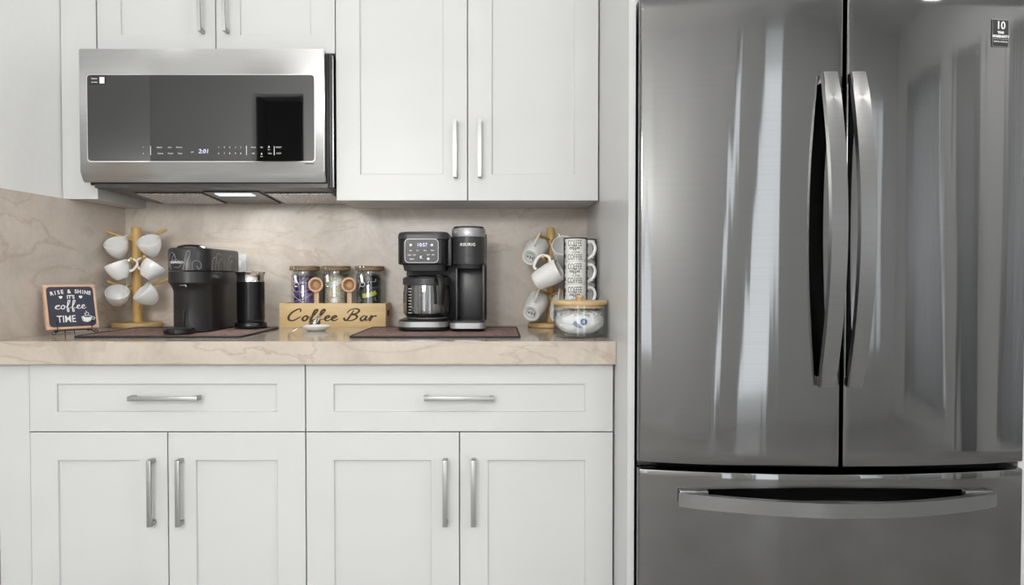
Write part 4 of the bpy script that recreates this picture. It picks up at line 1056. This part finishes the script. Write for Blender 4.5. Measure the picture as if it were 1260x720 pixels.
# left head
hx0_, hx1_ = kx(491), kx(552.5)
hd = obj('brew_head', W2(loft(B(), [(zh, rrect(hx0_+.004, hx1_-.002, QY-.048, QY+.15, .03)), (zh+.004, rrect(hx0_, hx1_, QY-.052, QY+.15, .034)), (kz(296), rrect(hx0_, hx1_, QY-.052, QY+.15, .034))])), 'black_plastic', km)
obj('reservoir_lid', W2(loft(B(), [(kz(295.3), rrect(hx0_, hx1_+.002, QY-.052, QY+.15, .034)), (kz(290), rrect(hx0_, hx1_+.002, QY-.052, QY+.15, .034)), (kz(287), rrect(hx0_+.005, hx1_-.002, QY-.046, QY+.15, .03)), (kz(286), rrect(hx0_+.016, hx1_-.01, QY-.034, QY+.14, .025))])), 'charcoal_plastic', km)
obj('filter_basket', W2(loft(B(), [(kz(333.5), rrect(kx(498), kx(548), QY-.035, QY+.12, .03)), (zh+.001, rrect(kx(496), kx(550), QY-.04, QY+.12, .03))])), 'charcoal_plastic', km)
# control panel (slightly proud, rounded frame)
py_ = QY-.0535; PM = Matrix.Translation((0, py_, 0)) @ FRONT
cx0, cx1, cz0, cz1 = X(498, py_), X(539.5, py_), Z(323.5, py_), Z(294, py_)
obj('panel_frame', W2(prism(B(), rrect(cx0, cx1, cz0, cz1, .013), -.004, .0015, M=PM)), 'silver_plastic', hd)
pn = obj('control_panel', W2(prism(B(), rrect(cx0+.0012, cx1-.0012, cz0+.0012, cz1-.0012, .012), 0, .0022, M=PM)), 'charcoal_plastic', hd)
obj('screen', W2(prism(B(), rrect(X(511.5, py_), X(527.5, py_), Z(305.5, py_), Z(298, py_), .001), 0, .0028, M=PM)), 'lcd', pn)
yk = py_-.0032
def ak(px, py, y=None): return Matrix.Translation((X(px, y or yk), y or yk, Z(py, y or yk))) @ FRONT
bm = B(); text(bm, '10:57', .0155, ak(519.5, 301.5), .0002, .95, .0002); obj('screen_digits', W2(bm), 'led', pn, smooth=0, label='glowing clock digits')
bm = B()
for px in (505.5, 531.5): prism(bm, [(.0042*math.cos(2*PI*i/20), .0042*math.sin(2*PI*i/20)) for i in range(20)], 0, .0012, M=ak(px, 301.6, py_-.002))
for px, s in ((505.5, '6'), (514, '8'), (523, '10'), (532, '12')): text(bm, s+'oz', .0055, ak(px, 308.3), .0002, 1, .0001)
for px, py, s in ((504, 314, 'ICED'), (510, 314, 'HOT'), (527, 313.7, 'CUP'), (533, 313.7, 'POT'), (507, 319, 'BREW')): text(bm, s, .0055, ak(px, py), .0002, .9, .0001)
obj('button_marks', W2(bm), 'white_print', pn, smooth=0)
obj('round_button', W2(prism(B(), [(.0088*math.cos(2*PI*i/28), .0088*math.sin(2*PI*i/28)) for i in range(28)], 0, .002, M=ak(518.3, 316.8, py_-.002))), 'deep_black', pn)
bm = B(); text(bm, 'K', .0135, ak(518.3, 316.8, py_-.0044), .0002, 1.1, .0005); obj('lettering', W2(bm), 'white_print', pn, smooth=0)
obj('blue_button', W2(prism(B(), [(.0040*math.cos(2*PI*i/24), .0040*math.sin(2*PI*i/24)) for i in range(24)], 0, .0012, M=ak(527, 318.5, py_-.002))), 'led_dim', pn, label='pale blue lit button')
# right tower: rounded barrel
bc = (kx(577), QY+.005); br = (x3-x2)/2-.001
def barrel(z0, z1, r0, r1=None, bev=.0): 
    r1 = r1 or r0
    return lathe(B(), [(0, z0), (r0, z0), (r1, z1), (0, z1)], 48, (bc[0]-.001, bc[1], 0), sy=1.15)
obj('pod_head', W2(lathe(B(), [(0, kz(325)), (br-.003, kz(325)), (br-.0025, kz(315.2)), (br-.003, kz(315)), (br-.0025, kz(314.8)), (br-.001, kz(291.5)), (0, kz(291.5))], 48, (bc[0]-.001, bc[1], 0), sy=1.1)), 'charcoal_plastic', km)
obj('pod_lid_ring', W2(lathe(B(), [(0, kz(292)), (br-.0005, kz(292)), (br+.0003, kz(290.5)), (br+.0003, kz(283.3)), (br-.002, kz(281.8)), (0, kz(281.8))], 48, (bc[0]-.001, bc[1], 0), sy=1.1)), 'silver_plastic', km, label='silver ring around the pod lid')
obj('pod_lid', W2(lathe(B(), [(0, kz(282)), (br-.004, kz(282)), (br-.006, kz(279.5)), (0, kz(279))], 48, (bc[0]-.001, bc[1], 0), sy=1.1)), 'charcoal_plastic', km)
obj('pod_nozzle', W2(lathe(B(), [(0, kz(330.5)), (br-.014, kz(330.5)), (br-.010, kz(324.5)), (0, kz(324.5))], 40, (bc[0]-.001, bc[1], 0))), 'silver_plastic' if False else 'charcoal_plastic', km)
bm = B(); b2 = B(); text(b2, 'KEURIG', .0125, Matrix.Identity(4), .0003, 1.08, .00035, sp=1.1)
for v in b2.verts:
    a = v.co.x/br; rr = br-.0012+.0006+v.co.z; v.co = Vector((bc[0]-.0015+rr*math.sin(a), bc[1]-rr*1.1*math.cos(a), kz(302)+v.co.y))
obj('lettering', W2(b2), 'white_print', km, smooth=0)
bm.free()
# body between (vertical grey spine) and right column
obj('spine', W2(bx(kx(549.5), kx(556), QY-.02, QY+.10, zh-.002, kz(293.5), .001)), 'charcoal_plastic', km)
bm = B(); box(bm, kx(561), x3-.002, QY+.06, QY+.10, kb+.026, kz(325), .006); box(bm, x3-.009, x3-.001, QY-.01, QY+.12, kb+.026, kz(325), .002); box(bm, kx(561), kx(563), QY-.005, QY+.10, kb+.026, kz(325), .001)
obj('cup_bay', W2(bm), 'charcoal_plastic', km)
obj('side_reservoir', W2(bx(x3+.0003, x3+.004, QY+.02, QY+.13, kb+.03, kz(288), .001)), 'black_plastic', km)
# carafe (lifts off): thing of its own
cz = kb+.0345; cc = (kx(525), QY+.008)
cf = thing('coffee_carafe', 'glass coffee carafe with black handle standing on the coffee maker', 'carafe', (cc[0], cc[1], cz))
ch = kz(341.5)-cz
CRr = .077
prof = [(0, 0), (.052, 0), (.062, .004), (CRr-.001, .020), (CRr, .045), (CRr-.001, .085), (CRr-.005, ch-.020), (CRr-.007, ch-.020), (CRr-.003, .085), (CRr-.0022, .045), (CRr-.0032, .021), (.060, .0062), (.05, .0025), (0, .0025)]
obj('glass_body', lathe(B(), prof, 64), 'carafe_glass', cf)
obj('collar', lathe(B(), [(CRr-.0015, ch-.024), (CRr+.0005, ch-.023), (CRr+.0002, ch-.004), (CRr-.004, ch), (CRr-.012, ch+.001), (CRr-.012, ch-.022)], 56), 'charcoal_plastic', cf)
obj('lid', lathe(B(), [(0, ch-.012), (CRr-.010, ch-.012), (CRr-.008, ch+.002), (CRr-.02, ch+.007), (0, ch+.008)], 48), 'black_plastic', cf)
obj('base_ring', lathe(B(), [(.050, -.0003), (.064, .002), (.0665, .007), (.063, .006), (.050, .0015)], 48), 'silver_plastic', cf)
ha = math.radians(-58); hd_ = Vector((math.cos(ha), math.sin(ha), 0))
hpth = spline([hd_*(CRr-.004)+Vector((0, 0, ch-.010)), hd_*(CRr+.014)+Vector((0, 0, ch-.002)), hd_*(CRr+.026)+Vector((0, 0, ch-.018)), hd_*(CRr+.026)+Vector((0, 0, ch-.05)), hd_*(CRr+.022)+Vector((0, 0, ch-.085))], 8)
obj('handle', sweep(B(), hpth, .0125, .006, up=hd_, seg=14, taper=lambda u: 1-.12*u), 'deep_black', cf)
obj('handle_clip', sweep(B(), spline([hd_*(CRr-.002)+Vector((0, 0, ch+.001)), hd_*(CRr+.010)+Vector((0, 0, ch+.006)), hd_*(CRr+.020)+Vector((0, 0, ch+.001))], 6), .010, .003, up=(0, 0, 1)), 'charcoal_plastic', cf)
bm = B()
for i in range(9):
    z = .022+i*.0095; a = math.radians(-128); L = .010 if i % 2 else .014
    P = [Vector(((CRr+.0006)*math.cos(a+q*L/CRr/4), (CRr+.0006)*math.sin(a+q*L/CRr/4), z)) for q in range(-2, 3)]
    sweep(bm, P, .0006, .0009)
obj('level_marks', bm, 'white_print', cf, label='white cup level marks')
